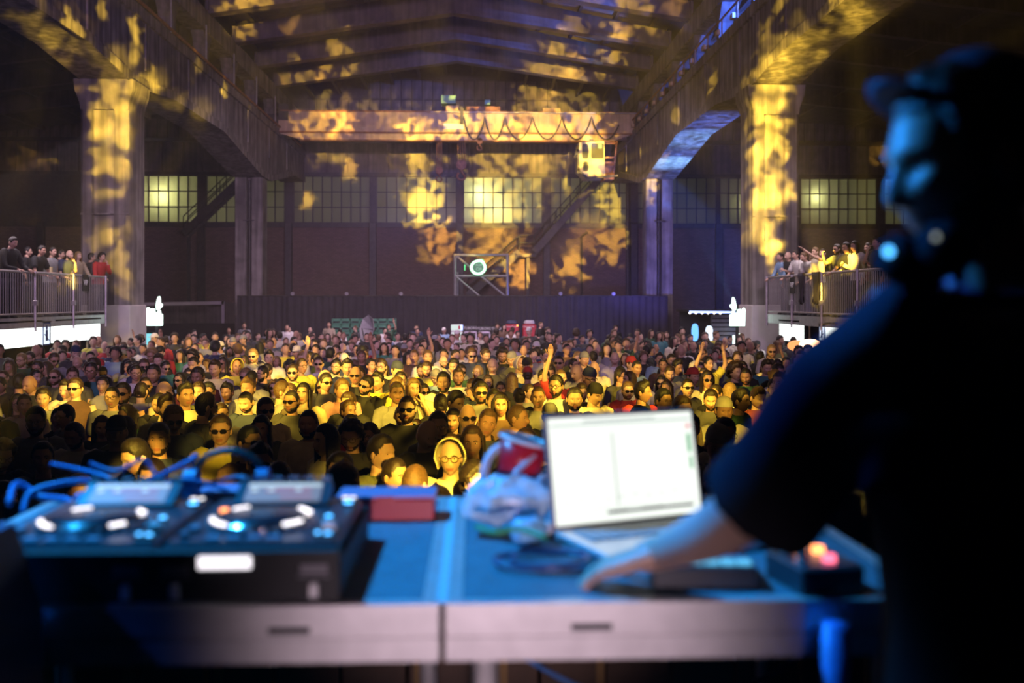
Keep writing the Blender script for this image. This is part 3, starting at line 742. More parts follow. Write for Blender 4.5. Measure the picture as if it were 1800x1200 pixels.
for a, b in (((1016, 262), (1008, 280)), ((1017, 297), (1015, 306)), ((1015, 262), (1017, 300)), ((1017, 300), (1032, 313)), ((1000, 268), (994, 281)), ((1032, 313), (1086, 309))): bar2(a, b, .1, 'steel', 'guard_bar', -.1)
for s in (0.2, 1.4): MB().span((P2(1040, 248)[0] - .1, s - .1, P2(1040, 250)[1]), (P2(1040, 248)[0] + .1, s + .1, zc)).build('hanger', M['steel'], cb)
bx_ = MB().span((P2(1062, 290)[0], .1, P2(0, 310)[1]), (P2(1080, 290)[0], 1.4, P2(0, 278)[1])).build('switch_cabinet', M['rust'], cb)

# ================================================================== far end: drape, bar, signs
def kpx(Y): return Y / FPX
YF = 46.8
fa, fb = at_y(417, 520, YF).x, at_y(1174, 520, YF).x
ft = at_y(800, 521, YF).z
dr = thing('black_drape_screen', 'long black drape screen closing off the far end of the hall', 'drape')
nseg = 9
for i in range(nseg):
    xa, xb = fa + (fb - fa) * i / nseg, fa + (fb - fa) * (i + 1) / nseg
    mb = MB(); n = 28; top = []; bot = []; topb = []; botb = []
    for k in range(n + 1):
        t = k / n; x = xa + (xb - xa) * t; y = YF + 0.05 * math.sin(t * 44 + i) + 0.02 * math.sin(t * 17 + i * 3)
        top.append((x, y, ft)); bot.append((x, y * 1.0, 0.02)); topb.append((x, y + .02, ft)); botb.append((x, y + .02, 0.02))
    fs = []
    for k in range(n):
        fs += [(k, k + 1, n + 1 + k + 1, n + 1 + k), (2 * (n + 1) + k + 1, 2 * (n + 1) + k, 3 * (n + 1) + k, 3 * (n + 1) + k + 1)]
    mb.add(bot + top + botb + topb, fs).build('drape_panel', M['drape'], dr, True)
MB().tube([(fa, YF, ft + .02), (fb, YF, ft + .02)], 0.03, 8).build('top_pipe', M['steel'], dr)
for i in range(nseg + 1):
    x = fa + (fb - fa) * i / nseg; MB().tube([(x, YF + .12, 0), (x, YF + .12, ft)], 0.03, 6).build('upright', M['steel'], dr)
for i, px in enumerate((515, 610, 705, 985, 1078)):
    p = at_y(px, 519, YF)
    f = thing('par_lamp', 'small floodlight on top of the black drape, %s' % ('first from the left column', 'second from the left column', 'third from the left column', 'right of the scaffold frame', 'nearest the blue column')[i], 'lamp', (p.x, YF - .06, ft + .05), 0, 'small floodlights on the drape')
    MB().tube([(0, .1, .12), (0, -.08, .08)], [.06, .09], 10).build('housing', M['galv'], f)
    MB().bar((0, 0, 0), (0, 0, .12), .03).build('yoke', M['steel'], f)
# scaffold frame with the green neon emblem
YS_ = 47.6
sc_ = thing('scaffold_frame', 'galvanised scaffold frame rising behind the black drape', 'scaffold')
def S(px, py, y=YS_): q = at_y(px, py, y); return (q.x, q.y, q.z)
for px in (800, 892):
    q = S(px, 448); MB().tube([(q[0], q[1], 0), q], 0.07, 8).build('standard', M['galv'], sc_)
q = S(804, 478, YS_ + .9); MB().tube([(q[0], q[1], 0), q], 0.06, 8).build('standard', M['galv'], sc_)
for py in (448, 485): MB().tube([S(798, py), S(894, py)], 0.06, 8).build('ledger', M['galv'], sc_)
for a, b in (((803, 450), (890, 522)), ((802, 486), (845, 522))): MB().tube([S(*a, YS_ - .12), S(*b, YS_ - .12)], 0.05, 8).build('brace', M['galv'], sc_)
ne = thing('neon_emblem', 'green-white glowing neon ring emblem on the scaffold frame', 'neon sign')
cx, cz = 840.5, 470
def ringpts(rx, ry, n=40, tail=0.0):
    out = []
    for k in range(n):
        a = 2 * math.pi * k / n
        bump = 1 + tail * math.exp(-((a - 1.15) / 0.35) ** 2)
        out.append((cx + rx * bump * math.cos(a), cz - ry * bump * math.sin(a)))
    return out
o_, i_ = ringpts(15.0, 13.5, 40, .22), ringpts(9.2, 9.0, 40)
mb = MB(); yb = YS_ - .3
vs = [at_y(*p, yb) for p in o_] + [at_y(*p, yb) for p in i_]; vs2 = [v + Vector((0, .12, 0)) for v in vs]
fs = []
for k in range(40):
    j = (k + 1) % 40
    fs += [(k, 40 + k, 40 + j, j), (80 + j, 120 + j, 120 + k, 80 + k), (k, j, 80 + j, 80 + k), (40 + j, 40 + k, 120 + k, 120 + j)]
mb.add(vs + vs2, fs).build('neon_ring', M['neon_green'], ne)
mid = [at_y((a_[0] + b_[0]) / 2, (a_[1] + b_[1]) / 2, yb - .03) for a_, b_ in zip(o_, i_)]
MB().tube(mid, .055, 8, closed=True).build('neon_tube', emis('neon_core', (.72, 1.0, .82), 2.2), ne, True)
q = at_y(844, 475, yb); disc = mat('emblem_disc', (0.03, 0.10, 0.06), 0.4)
MB().tube([at_y(cx, cz, yb + .1), at_y(cx, cz, yb + .14)], 9.3 * kpx(yb), 24).build('disc', disc, ne)
lt = mat('emblem_letter', (0.3, 0.4, 0.33), 0.5, emit=(0.35, 0.6, 0.45), estr=0.25)
q = at_y(842, 466, yb + .06); text('lettering', 'FOR', .17, lt, ne, q)
q = at_y(842, 473, yb + .06); text('lettering', 'OR', .22, lt, ne, q)
q = at_y(817, 470, yb); MB().span((q.x - .03, q.y, q.z - .14), (q.x + .03, q.y + .06, q.z + .14)).build('neon_tick', M['neon_green'], ne)
MB().bar(at_y(830, 478, yb + .16), at_y(852, 478, yb + .16), .06).build('mount', M['galv'], ne)
nl = bpy.data.lights.new('neon_glow', 'POINT'); nl.energy = 8; nl.color = (.2, 1, .45); nl.shadow_soft_size = .4
nlo = bpy.data.objects.new('neon_glow', nl); COL.objects.link(nlo); nlo.location = at_y(840, 470, yb - .3)

# green bottle crates
YC = 44.5
cmz = MB(); cw, chh, cdp = .40, .29, .32
cmz.span((-cw / 2, 0, 0), (cw / 2, cdp, .04)); cmz.span((-cw / 2, cdp - .03, 0), (cw / 2, cdp, chh))
for s in (-1, 1): cmz.span((s * cw / 2, 0, 0), (s * (cw / 2 - .045), cdp, chh))
cmz.span((-cw / 2, 0, 0), (cw / 2, .03, .10)); cmz.span((-cw / 2, 0, .19), (cw / 2, .03, chh)); 
cmz = cmz.mesh('crate_body', M['crate'])
inner = MB().span((-.15, .06, .05), (.15, .28, .2)).mesh('bottles', M['black'])
x0c, x1c = at_y(583, 575, YC).x, at_y(697, 575, YC).x
ncol = 7
ROWN = ['bottom row', 'second row up', 'third row up', 'fourth row up', 'fifth row up', 'sixth row up', 'top row']
COLN = ['leftmost stack', 'second stack', 'third stack', 'middle stack', 'third stack from the right', 'second stack from the right', 'rightmost stack']
nrow = 6
base_z = at_y(640, 560, YC).z - nrow * chh
for c in range(ncol):
    for r_ in range(nrow):
        x = x0c + (x1c - x0c) * (c + .5) / ncol
        t = thing('bottle_crate', 'green bottle crate in the %s, %s, before the drape' % (COLN[c], ROWN[r_] if r_ < nrow - 1 else 'top row'), 'crate', (x + rng.uniform(-.01, .01), YC, base_z + r_ * chh), 0, 'green bottle crates')
        put('crate_body', cmz, t); put('bottle_bundle', inner, t)
tag(MB().cbox(((x0c + x1c) / 2, YC + .2, base_z / 2), (x1c - x0c + .3, .6, base_z), .01).build('pallet_box', M['wood']), 'low wooden platform under the green crates', 'platform')
# furled pale parasol leaning before the crates
um = thing('parasol', 'pale grey half-open parasol tilted before the green crates', 'parasol')
q = at_y(645, 578, YC - .8); cone = MB(); n = 8; vs = []; rad = .62
ax = Vector((-.62, -.45, .12)).normalized(); sx = ax.cross(Vector((0, 0, 1))).normalized(); sy = sx.cross(ax)
vs = [q + ax * -.38] + [q + (sx * math.cos(2 * math.pi * k / n) + sy * math.sin(2 * math.pi * k / n)) * rad for k in range(n)]
vs += [v + ax * .02 for v in vs]
fs = [(0, 1 + k, 1 + (k + 1) % n) for k in range(n)] + [(9, 10 + (k + 1) % n, 10 + k) for k in range(n)] + [(1 + k, 10 + k, 10 + (k + 1) % n, 1 + (k + 1) % n) for k in range(n)]
cone.add(vs, fs).build('canopy', M['grey_cloth'], um)
MB().tube([q + ax * -.42, q + ax * .25, (q.x + .1, q.y + .1, 0)], .025, 8).build('pole', M['steel'], um)
# fridges
def fridge(px, pw_, py, lit, label, head):
    Yq = 44.6; a = at_y(px, py, Yq); wd = pw_ * kpx(Yq); H = a.z
    t = thing('drinks_fridge', label, 'fridge', (a.x, Yq, 0), 0, 'drinks fridges along the drape')
    MB().cbox((0, .35, H / 2), (wd, .7, H), .02).build('cabinet', M['white'] if lit else M['black'], t)
    MB().span((-wd / 2 + .01, -.025, H - .26), (wd / 2 - .01, 0.0, H - .02)).build('header', M['fridge_light'] if lit else M['sign_black'], t)
    d = MB().span((-wd / 2 + .03, -.03, .15), (wd / 2 - .03, -.005, H - .32)).build('door', M['fridge_light'] if lit else mat('fridge_glass', (0.05, 0.05, 0.045), 0.2), t)
    fr = M['white'] if lit else M['galv']
    for s in (-1, 1): MB().span((s * (wd / 2 - .0), -.045, .12), (s * (wd / 2 - .05), -.02, H - .30)).build('door_frame', fr, t)
    MB().span((-wd / 2, -.045, H - .34), (wd / 2, -.02, H - .29)).build('door_frame', fr, t)
    for k in range(3): MB().span((-wd / 2 + .06, -.04, .5 + k * .38), (wd / 2 - .06, -.03, .53 + k * .38)).build('shelf', M['galv'] if not lit else M['black'], t)
    if head: text('header_lettering', head, .155, M['sign_white'], t, (0, -.03, H - .14), extrude=.003)
    else:
        MB().span((wd * .12, -.03, H - .22), (wd * .3, -.026, H - .06)).build('header_print', M['red'], t)
        MB().span((wd * .3, -.03, H - .25), (wd / 2, -.026, H - .03)).build('header_print', M['led_strip'], t)
fridge(803, 21, 570, True, 'brightly lit white drinks fridge, leftmost of the fridges', '')
fridge(827, 22, 571, False, 'dark drinks fridge next to the lit white one', 'TUBORG')
fridge(851, 22, 572, False, 'dark drinks fridge in the middle of three dark ones', 'TUBORG')
fridge(876, 23, 572, False, 'dark drinks fridge with a pale door frame, rightmost', 'TUBORG')
for px, lab, top in ((900, 'red drinks cooler with a dark blue sack and orange lamp on it', 'drape'), (931, 'red drinks cooler with a crumpled white sack on it', 'white')):
    a = at_y(px, 570, 44.6); t = thing('drinks_cooler', lab, 'cooler', (a.x, 44.6, 0))
    wd = 24 * kpx(44.6)
    MB().cbox((0, .3, a.z / 2), (wd, .6, a.z), .03).build('body', M['red'], t)
    MB().span((-wd / 2 + .02, -.02, a.z - .16), (wd / 2 - .02, 0, a.z - .02)).build('front_panel', M['red'], t)
    text('lettering', 'Coca-Cola', .12, M['sign_white'], t, (-.06, -.03, a.z - .09), extrude=.003)
    mb = MB(); mb.ball((0, .3, a.z + .08), (.26, .2, .13), 12, 8)
    mb.v = [(x + .04 * mnoise.noise(Vector((x * 9, y * 9, z * 9))), y, max(z + .05 * mnoise.noise(Vector((x * 7, z * 7, 2))), a.z)) for x, y, z in mb.v]
    mb.build('sack', M['white'] if top == 'white' else mat('blue_sack', (0.08, 0.10, 0.18), .7), t, True)
    if top != 'white': MB().ball((.24, -.03, a.z - .05), .045, 8, 6).build('pilot_lamp', M['led_orange'], t)

# left: pale portal frame and low wall
YP = 52.0
pf = thing('portal_frame', 'pale rectangular gate frame standing left of the black drape', 'gate frame')
a0, a1 = at_y(225, 535, YP), at_y(394, 532, YP); bt = at_y(394, 566, YP)
MB().bar(a0, a1, .12, .17).build('crossbar', M['concrete_pale'], pf); MB().bar((a1.x - .05, YP, a1.z + .08), (a1.x - .05, YP, bt.z - 1.2), .15, .12).build('post', M['concrete_pale'], pf)
MB().bar((a0.x + .05, YP, a0.z), (a0.x + .05, YP, 0), .15, .12).build('post', M['concrete_pale'], pf)
bw = MB().span((at_y(200, 0, YP + 1).x, YP + 1, 0), (at_y(415, 0, YP + 1).x, YP + 1.2, at_y(300, 531, YP + 1).z)).build('wall_partition', M['cladding']); tag(bw, 'grey partition wall behind the pale gate frame', 'wall', kind='structure')
sk = MB().span((at_y(255, 0, YP - 1).x, YP - 1, 0), (at_y(417, 0, YP - 1).x, YP - .9, at_y(300, 568, YP - 1).z)).build('trim_1', M['drape']); tag(sk, 'low black screen in front of the grey partition', 'screen', kind='structure')
# hand-shaped neon signs
HAND = [(-13, 24), (-13.4, 0), (-13.6, -5), (-12, -8), (-10, -7.4), (-8.6, -3), (-6.6, -4.6), (-5, -6), (-3.4, -4.6), (-2.2, -5.6), (-.6, -4.4), (.2, 1), (4.6, 1.4), (6, -2.4), (7.6, -3.4), (9.4, -2), (10, 3), (13, 4.4), (13, 24)]
FLAME = [(3.0, -4), (2.6, -12), (4.2, -21), (6.4, -26.5), (8.4, -27), (9.4, -22), (9.4, -15), (12.8, -13.5), (12.6, -10), (9, -6), (6.4, -3.4)]
def hand_sign(px, py, Y, label, flip=1):
    t = thing('hand_neon_sign', label, 'neon sign')
    k = kpx(Y); c = at_y(px, py, Y)
    hp = [(p[0] * flip, -p[1] ) for p in HAND]; fp = [(p[0] * flip, -p[1]) for p in FLAME]
    if flip < 0: hp, fp = hp[::-1], fp[::-1]
    MB().prism(hp[::-1], c, (k, 0, 0), (0, 0, k), (0, .12, 0)).build('hand_panel', M['hand_sign'], t)
    MB().prism(fp[::-1], c, (k, 0, 0), (0, 0, k), (0, .12, 0)).build('bolt_panel', M['hand_sign'], t)
    MB().span((c.x - 1 * k, Y + .13, 0), (c.x + 4 * k, Y + .2, c.z + 14 * k)).build('mast', M['black'], t)
    MB().span((c.x - 11 * k, Y + .13, c.z - 20 * k), (c.x + 11 * k, Y + .18, c.z - 2 * k)).build('back_plate', M['black'], t)
hand_sign(271, 548, 29.0, 'white glowing hand-shaped neon sign left of the pale gate frame')
hand_sign(1297, 549, 29.0, 'white glowing hand-shaped neon sign beside the right front column', -1)
q0, q1 = at_y(244, 600, 33), at_y(274, 586, 33)
t = thing('wall_screen', 'small turquoise lit screen beneath the left hand sign', 'screen')
MB().span((q0.x, 33, q0.z - .3), (q1.x, 33.06, q1.z)).build('display', M['cyan_screen'], t)
MB().span((q0.x, 32.98, q0.z - .3), (q0.x + .12, 33.0, q1.z)).build('bright_edge', M['hand_sign'], t)
MB().span((q0.x - .04, 33.06, 0), (q1.x + .04, 33.4, q1.z + .06)).build('housing', M['black'], t)
# right stall: slatted wall, LED string, lit oval boards
st = thing('market_stall', 'dark stall with corrugated side and a blue LED strip on its roof edge', 'stall')
YT = 36.0
e0, e1 = at_y(1212, 548, YT), at_y(1308, 549, YT)
MB().bar(e0, e1, .10, .07).build('led_strip', M['led_strip'], st)
for k in range(6):
    p = e0.lerp(e1, k / 9); MB().ball(p + Vector((0, -.06, -.04)), .045, 8, 6).build('bulb', M['led_white'], st)
MB().span((e0.x, YT + .05, e0.z), (e1.x + .4, YT + 2.4, e0.z + .07)).build('roof', M['black'], st)
MB().span((e0.x + .1, YT + 2.2, 0), (e1.x + .4, YT + 2.3, e0.z)).build('rear_panel', M['black'], st)
s0, s1 = at_y(1264, 552, YT), at_y(1296, 552, YT)
for k in range(11):
    z = s0.z - .1 - k * .16
    MB().bar((s0.x, YT + 1.2, z), (s1.x + .25, YT - .1, z + .03), .03, .12).build('slat', M['galv'], st)
MB().bar((s0.x, YT + 1.2, 0), (s0.x, YT + 1.2, s0.z), .08).build('post', M['steel'], st)
cp0, cp1 = at_y(1256, 600, YT - .6), at_y(1291, 588, YT - .6)
MB().prism([(cp0.x, 0.0), (cp1.x, 0.0), (cp1.x, cp1.z), (cp0.x, cp0.z)], (0, YT - .6, 0), (1, 0, 0), (0, 0, 1), (0, .06, 0)).build('counter_board', mat('pale_blue_board', (.35, .45, .7), .5), st)
for (px, py, rx, ry, m_, lab) in ((1222, 584, 6.2, 15.5, 'blue_light', 'blue glowing oval board, left of the pair by the stall'), (1247, 587, 6.8, 15, 'white_light', 'white-blue glowing oval board, right of the pair by the stall')):
    Yq = YT + .6; c = at_y(px, py, Yq); k = kpx(Yq)
    t = thing('oval_light_board', lab, 'light board', (0, 0, 0))
    pts = [(rx * abs(math.cos(a)) ** .7 * (1 if math.cos(a) > 0 else -1), ry * abs(math.sin(a)) ** .85 * (1 if math.sin(a) > 0 else -1)) for a in [2 * math.pi * i / 24 for i in range(24)]]
    MB().prism(pts[::-1], c, (k, 0, 0), (0, 0, k), (0, .06, 0)).build('lit_face', M[m_], t)
    MB().span((c.x - .05, Yq + .07, 0), (c.x + .05, Yq + .12, c.z + .1)).build('stand', M['black'], t)
c0, c1 = at_y(1297, 612, 31.0), at_y(1309, 586, 31.0)
t = thing('light_column', 'white light column under the right hand sign', 'light box')
MB().cbox(((c0.x + c1.x) / 2, 31.0, (c0.z + c1.z) / 2), (c1.x - c0.x, .2, c1.z - c0.z), .02).build('lit_box', M['hand_sign'], t)
MB().span((c0.x, 30.95, 0), (c1.x, 31.05, c0.z)).build('plinth', M['black'], t)
t = thing('edge_light', 'thin white vertical light tube left of the light column', 'light tube')
c0, c1 = at_y(1288, 618, 31.2), at_y(1291.5, 589, 31.2); MB().cbox(((c0.x + c1.x) / 2, 31.2, (c0.z + c1.z) / 2), (c1.x - c0.x, .06, c1.z - c0.z), .01).build('tube', M['hand_sign'], t); MB().span((c0.x, 31.2, 0), (c1.x, 31.25, c0.z)).build('foot', M['black'], t)
# glowing oval lamp in front of the right bar
p = at_y(1416, 609, 22.0)
t = thing('oval_lamp', 'orange-white oval lamp glowing in front of the right bar', 'lamp', p)
MB().ball((.1, 0, 0), (.28, .12, .17), 14, 8).build('bulb', emis('warm_bulb', (1.0, 0.55, 0.30), 7.0), t, True)
MB().ball((-.2, .05, .02), (.2, .08, .12), 12, 8).build('shade', emis('amber_shade', (1.0, 0.32, 0.10), 1.6), t, True)
MB().tube([(0, .1, 0), (0, .1, -p.z)], .03, 8).build('stand', M['black'], t)

# ------------------------------------------------------------------ balconies with bars beneath
DZ = 2.28
def balcony(side):
    x0 = XL if side == 'left' else XR - .12
    sg = -1 if side == 'left' else 1
    ya, yb = 11.0, 27.7
    b = thing('balcony', 'steel balcony platform with slatted railing on the %s side above the bar' % side, 'balcony')
    MB().span((x0, ya, DZ - .2), (x0 + 6 * sg, yb, DZ)).build('platform', M['steel'], b)
    MB().span((x0 - .03 * sg, ya, DZ - .22), (x0, yb, DZ + .02)).build('edge_beam', M['galv'], b)
    MB().tube([(x0, ya, DZ + 1.05), (x0, yb, DZ + 1.05)], .028, 8).build('top_rail', M['galv'], b)
    MB().tube([(x0, ya, DZ + .1), (x0, yb, DZ + .1)], .022, 8).build('bottom_rail', M['galv'], b)
    bar = MB().tube([(0, 0, DZ + .1), (0, 0, DZ + 1.05)], .011, 6).mesh('bar', M['galv'])
    n = int((yb - ya) / .115)
    for k in range(1, n): put('bar', bar, b, (x0, ya + k * .115, 0))
    post = MB().tube([(0, 0, 0), (0, 0, 1.38)], .036, 8).mesh('post', M['galv'])
    y = yb
    while y > ya: put('post', post, b, (x0 - .03 * sg, y, DZ - .3)); y -= 1.32 if False else 2.2
    clampm = MB().cbox((0, 0, 0), (.1, .1, .12), .01).mesh('clamp', M['galv'])
    y = yb - 2.2
    while y > ya: put('clamp', clampm, b, (x0 - .04 * sg, y, DZ + .35)); y -= 2.2
    leg = MB().tube([(0, 0, 0), (0, 0, DZ - .2)], .04, 8).mesh('leg', M['galv'])
    for y in (12.2, 15.5, 18.8, 22.1, 25.4, 27.5): put('leg', leg, b, (x0 + .4 * sg, y, 0))
    for yy in (27.55,): MB().span((x0 + .3 * sg, yy, 0), (x0 + 6 * sg, yy + .1, DZ - .2)).build('end_panel', M['black'], b)
    MB().span((x0 + 2.6 * sg, ya, 0), (x0 + 2.7 * sg, yb, DZ - .2)).build('bar_back_panel', M['black'], b)
    return b
balcony('left'); balcony('right')
def vip(px, py, X, sg, label):
    c = at_x(px, py, X); t = thing('vip_sign', label, 'sign', c)
    MB().box((0, 0, 0), (.02, .36, .42)).build('plate', M['sign_black'], t)
    text('lettering', 'VIP', .2, M['sign_white'], t, (.014 * sg, 0, 0), (R(90), 0, R(90) * sg), .003)
vip(150, 497, XL + .06, 1, 'black VIP sign on the left balcony railing')
vip(1393, 501, XR - .2, -1, 'black VIP sign on the right balcony railing')
def lightbox(X, pts, label, sg, mt='screen_panel', nm='bar_light_box'):
    """pts: two (px, top, bottom) edges on the plane X"""
    t = thing(nm, label, 'light box')
    A, B = at_x(pts[0][0], pts[0][1], X), at_x(pts[1][0], pts[1][1], X)
    A2, B2 = at_x(pts[0][0], pts[0][2], X), at_x(pts[1][0], pts[1][2], X)
    zt, zb = (A.z + B.z) / 2, (A2.z + B2.z) / 2
    ya, yb = min(A.y, B.y), max(A.y, B.y)
    MB().cbox((X - .06 * sg, (ya + yb) / 2, (zt + zb) / 2), (.12, yb - ya, zt - zb), .01).build('lit_face', M[mt], t)
    MB().span((X - .12 * sg, ya - .03, zt), (X + .01 * sg, yb + .03, zt + .04)).build('top_cap', M['galv'], t)
    MB().span((X - .18 * sg, ya, zb), (X - .121 * sg, yb, zt)).build('housing', M['black'], t)
    for yy in (ya + .2, yb - .2): MB().span((X - .1 * sg, yy - .02, zt + .04), (X - .06 * sg, yy + .02, DZ - .205)).build('hanger', M['steel'], t)
    return t, ya, yb, zb, zt
lightbox(XL + .02, ((98, 565, 602), (176, 560, 595)), 'long white light box under the left balcony, nearer the column', 1)
lightbox(XL + .02, ((-120, 573, 625), (73, 567, 607)), 'long white light box under the left balcony at the picture edge', 1)
lightbox(XR - .14, ((1370, 564, 597), (1405, 566, 601)), 'square white light box under the right balcony', -1)
lightbox(XR - .14, ((1452, 570, 605), (1475, 570, 607)), 'white light box under the right balcony beside the performer', -1)
def poster(X, pts, label, sg):
    t, ya, yb, zb, zt = lightbox(X, pts, label, sg, 'poster', 'lit_poster')
    yc = (ya + yb) / 2; hh = zt - zb
    bp = mat('poster_ink', (0.03, 0.05, 0.2), .5)
    mb = MB(); xf = X + .008 * sg
    mb.cyl((xf, yc, zb + hh * .78), (xf + .004 * sg, yc, zb + hh * .78), hh * .1, 12)
    mb.span((xf, yc - hh * .11, zb + hh * .2), (xf + .004 * sg, yc + hh * .11, zb + hh * .68))
    mb.bar((xf, yc - .12, zb + hh * .5), (xf, yc + .13, zb + hh * .2), .03, .004)
    mb.build('printed_figure', bp, t)
    fm = MB()
    for a, b in (((ya, zb), (ya + .03, zt)), ((yb - .03, zb), (yb, zt)), ((ya, zb), (yb, zb + .03)), ((ya, zt - .03), (yb, zt))): fm.span((X + .002 * sg, a[0], a[1]), (X + .012 * sg, b[0], b[1]))
    fm.build('border', bp, t)
M['poster'] = emis('poster_light', (.75, .85, 1.0), 1.3)
poster(XL + .02, ((75, 567, 607), (88, 567, 606)), 'small lit portrait poster beside the left light box', 1)
poster(XR - .14, ((1440, 572, 600), (1451, 571, 601)), 'small lit portrait poster under the right balcony', -1)
# bar fronts under the balconies
for nm, x0, sg, side in (('bar_counter', XL - .7, -1, 'left'), ('bar_counter', XR + .6, 1, 'right')):
    t = thing(nm, 'long dark bar counter under the %s balcony' % side, 'bar counter')
    MB().cbox((x0 + .3 * sg, 19.5, .52), (.6, 15.5, 1.04), .02).build('counter_front', M['wood'], t)
    MB().cbox((x0 + .28 * sg, 19.5, 1.07), (.75, 15.6, .06), .01).build('counter_top', M['black'], t)

# ================================================================== people
def skin_mat():
    m = mat('skin', (0.5, 0.3, 0.22), 0.5, objcol=True, spec=0.4)
    return m
MS = dict(skin=skin_mat(), cloth=mat('cloth', (.1, .1, .1), .85, objcol=True, noise=.12, scale=18), hair=mat('hair', (.02, .015, .01), .5, objcol=True, noise=.3, scale=60, bump=.4),
          lip=mat('lip', (.38, .14, .12), .5), eye=mat('eye_white', (.7, .68, .64), .2), iris=mat('iris', (.02, .015, .01), .15), lens=mat('dark_lens', (.01, .01, .012), .08),
          frame=mat('eyewear_frame', (.03, .025, .02), .3), shoe=mat('shoe', (.05, .05, .055), .5), gold=mat('wire_frame', (.6, .5, .25), .25, .8), glass=mat('phone_screen', (.02, .02, .025), .1))
RX, RYh, RZ = .075, .096, .121
def smooth(a, b, x):
    t = np.clip((x - a) / (b - a), 0, 1); return t * t * (3 - 2 * t)
def head_arrays(nu, nv, f):
    """sculpted head grid, face towards -y, centre at origin"""
    u = (np.arange(nu) / nu - .5) * 2 * np.pi
    a = u - .42 * np.sin(u)
    lat = np.linspace(np.pi / 2 * .985, -np.pi / 2 * .94, nv)
    A, Lt = np.meshgrid(a, lat)
    x = RX * np.sin(A) * np.cos(Lt); y = -RYh * np.cos(A) * np.cos(Lt); z = RZ * np.sin(Lt)
    # squarer skull
    x = np.sign(x) * RX * np.abs(x / RX) ** .92
    t = np.clip(-z / RZ, 0, 1)
    x = x * (1 - f['jaw'] * t ** 1.7) * f['wide']
    y = np.where(y > 0, y * (1 - .5 * t ** 1.2), y * (1 - .03 * t))
    front = np.clip(-y / RYh, 0, 1) ** 1.5 * (y < 0)
    g = lambda v, s: np.exp(-(v / s) ** 2)
    y = np.where(y < -.088, -.088 + (y + .088) * .45, y)
    # nose: ridge growing downwards, cut below the tip
    ridge = smooth(.030, -.028, z) * smooth(-.047, -.036, z)
    y = y - f['nose'] * ridge * g(x, .0115 + .006 * smooth(.0, -.035, z))
    y = y - .004 * g(np.abs(x) - .014, .008) * g(z + .034, .009) * front          # nostril wings
    y = y + .016 * g(np.abs(x) - .031, .017) * g(z - .006, .0125) * front          # eye sockets
    y = y - .0065 * smooth(.065, .05, np.abs(x)) * g(z - .027, .0085) * front * f['brow']
    y = y - .006 * g(np.abs(x) - .046, .016) * g(z + .022, .018) * front          # cheekbones
    y = y + .005 * g(np.abs(x) - .042, .014) * g(z + .062, .018) * front          # cheek hollows
    y = y - .0065 * g(x, .022) * g(z + .060, .0055) * front - .0065 * g(x, .019) * g(z + .0735, .0065) * front   # lips
    y = y + .005 * g(x, .026) * g(z + .0665, .0028) * front
    y = y + .004 * g(x, .03) * g(z + .087, .006) * front
    y = y - f['chin'] * g(x, .024) * g(z + .103, .016) * front
    nx, ny, nz = x / RX ** 2, y / RYh ** 2, z / RZ ** 2
    n = np.sqrt(nx ** 2 + ny ** 2 + nz ** 2) + 1e-9
    return x, y, z, A, np.stack([nx / n, ny / n, nz / n], -1)
FACES = [dict(jaw=.26, nose=.024, chin=.012, brow=1.0, wide=1.0), dict(jaw=.34, nose=.019, chin=.008, brow=.4, wide=.94), dict(jaw=.20, nose=.026, chin=.014, brow=1.3, wide=1.05), dict(jaw=.30, nose=.021, chin=.010, brow=.7, wide=.98)]
def grid_faces(nu, nv, keep=None):
    fs = []
    for i in range(nv - 1):
        for k in range(nu):
            j = (k + 1) % nu
            q = (i * nu + k, (i + 1) * nu + k, (i + 1) * nu + j, i * nu + j)
            if keep is None or all(keep[p] for p in q): fs.append(q)
    return fs
def compact(vs, fs):
    used = sorted({i for f in fs for i in f}); mp = {u: k for k, u in enumerate(used)}
    return [vs[u] for u in used], [tuple(mp[i] for i in f) for f in fs]
def hxf(yaw, pitch, c, s=1.0, roll=0.0):
    """head frame -> body frame"""
    piv = Vector((0, .012, -.10))
    Rm = Matrix.Rotation(yaw, 3, 'Z') @ Matrix.Rotation(pitch, 3, 'X') @ Matrix.Rotation(roll, 3, 'Y')
    def f(p): return (Rm @ (Vector(p) - piv)) * s + Vector(c) + piv
    return f
HL = ([0, 38, 56, 72, 92, 108, 180], [.074, .070, .052, -.015, .012, -.07, -.088])
def add_head(mb, f, X, lo=False):
    nu, nv = (26, 20) if lo else (52, 40)
    x, y, z, A, n = head_arrays(nu, nv, f)
    P = np.stack([x, y, z], -1).reshape(-1, 3)
    fs = grid_faces(nu, nv)
    k0 = len(mb.v)
    lipm = []
    for q in fs:
        c = P[list(q)].mean(0)
        lipm.append(3 if (abs(c[0]) < .024 and -.080 < c[2] < -.054 and c[1] < -.07 and not lo) else 0)
    mb.v.extend([tuple(X(p)) for p in P]); mb.f.extend([tuple(i + k0 for i in q) for q in fs]); mb.m.extend(lipm)
    top = k0 + len(P); mb.add([X((0, 0, RZ * 1.0))], []); mb.f.extend([(top, k0 + k, k0 + (k + 1) % nu) for k in range(nu)]); mb.m.extend([0] * nu)
    for s in (-1, 1):
        tmp = MB(); tmp.ball((s * .077 * f['wide'], .012, -.006), (.011, .020, .031), 8, 6); mb.add([X(p) for p in tmp.v], tmp.f, 0)
        if not lo:
            tmp = MB(); tmp.ball((s * .031, -.0655, .006), .0125, 8, 6); mb.add([X(p) for p in tmp.v], tmp.f, 1)
            tmp = MB(); tmp.ball((s * .031, -.0745, .006), .0055, 6, 5); mb.add([X(p) for p in tmp.v], tmp.f, 2)
        tmp = MB(); tmp.ball((s * .027, -.05, -.0), (.01, .01, .01), 4, 3) if False else None
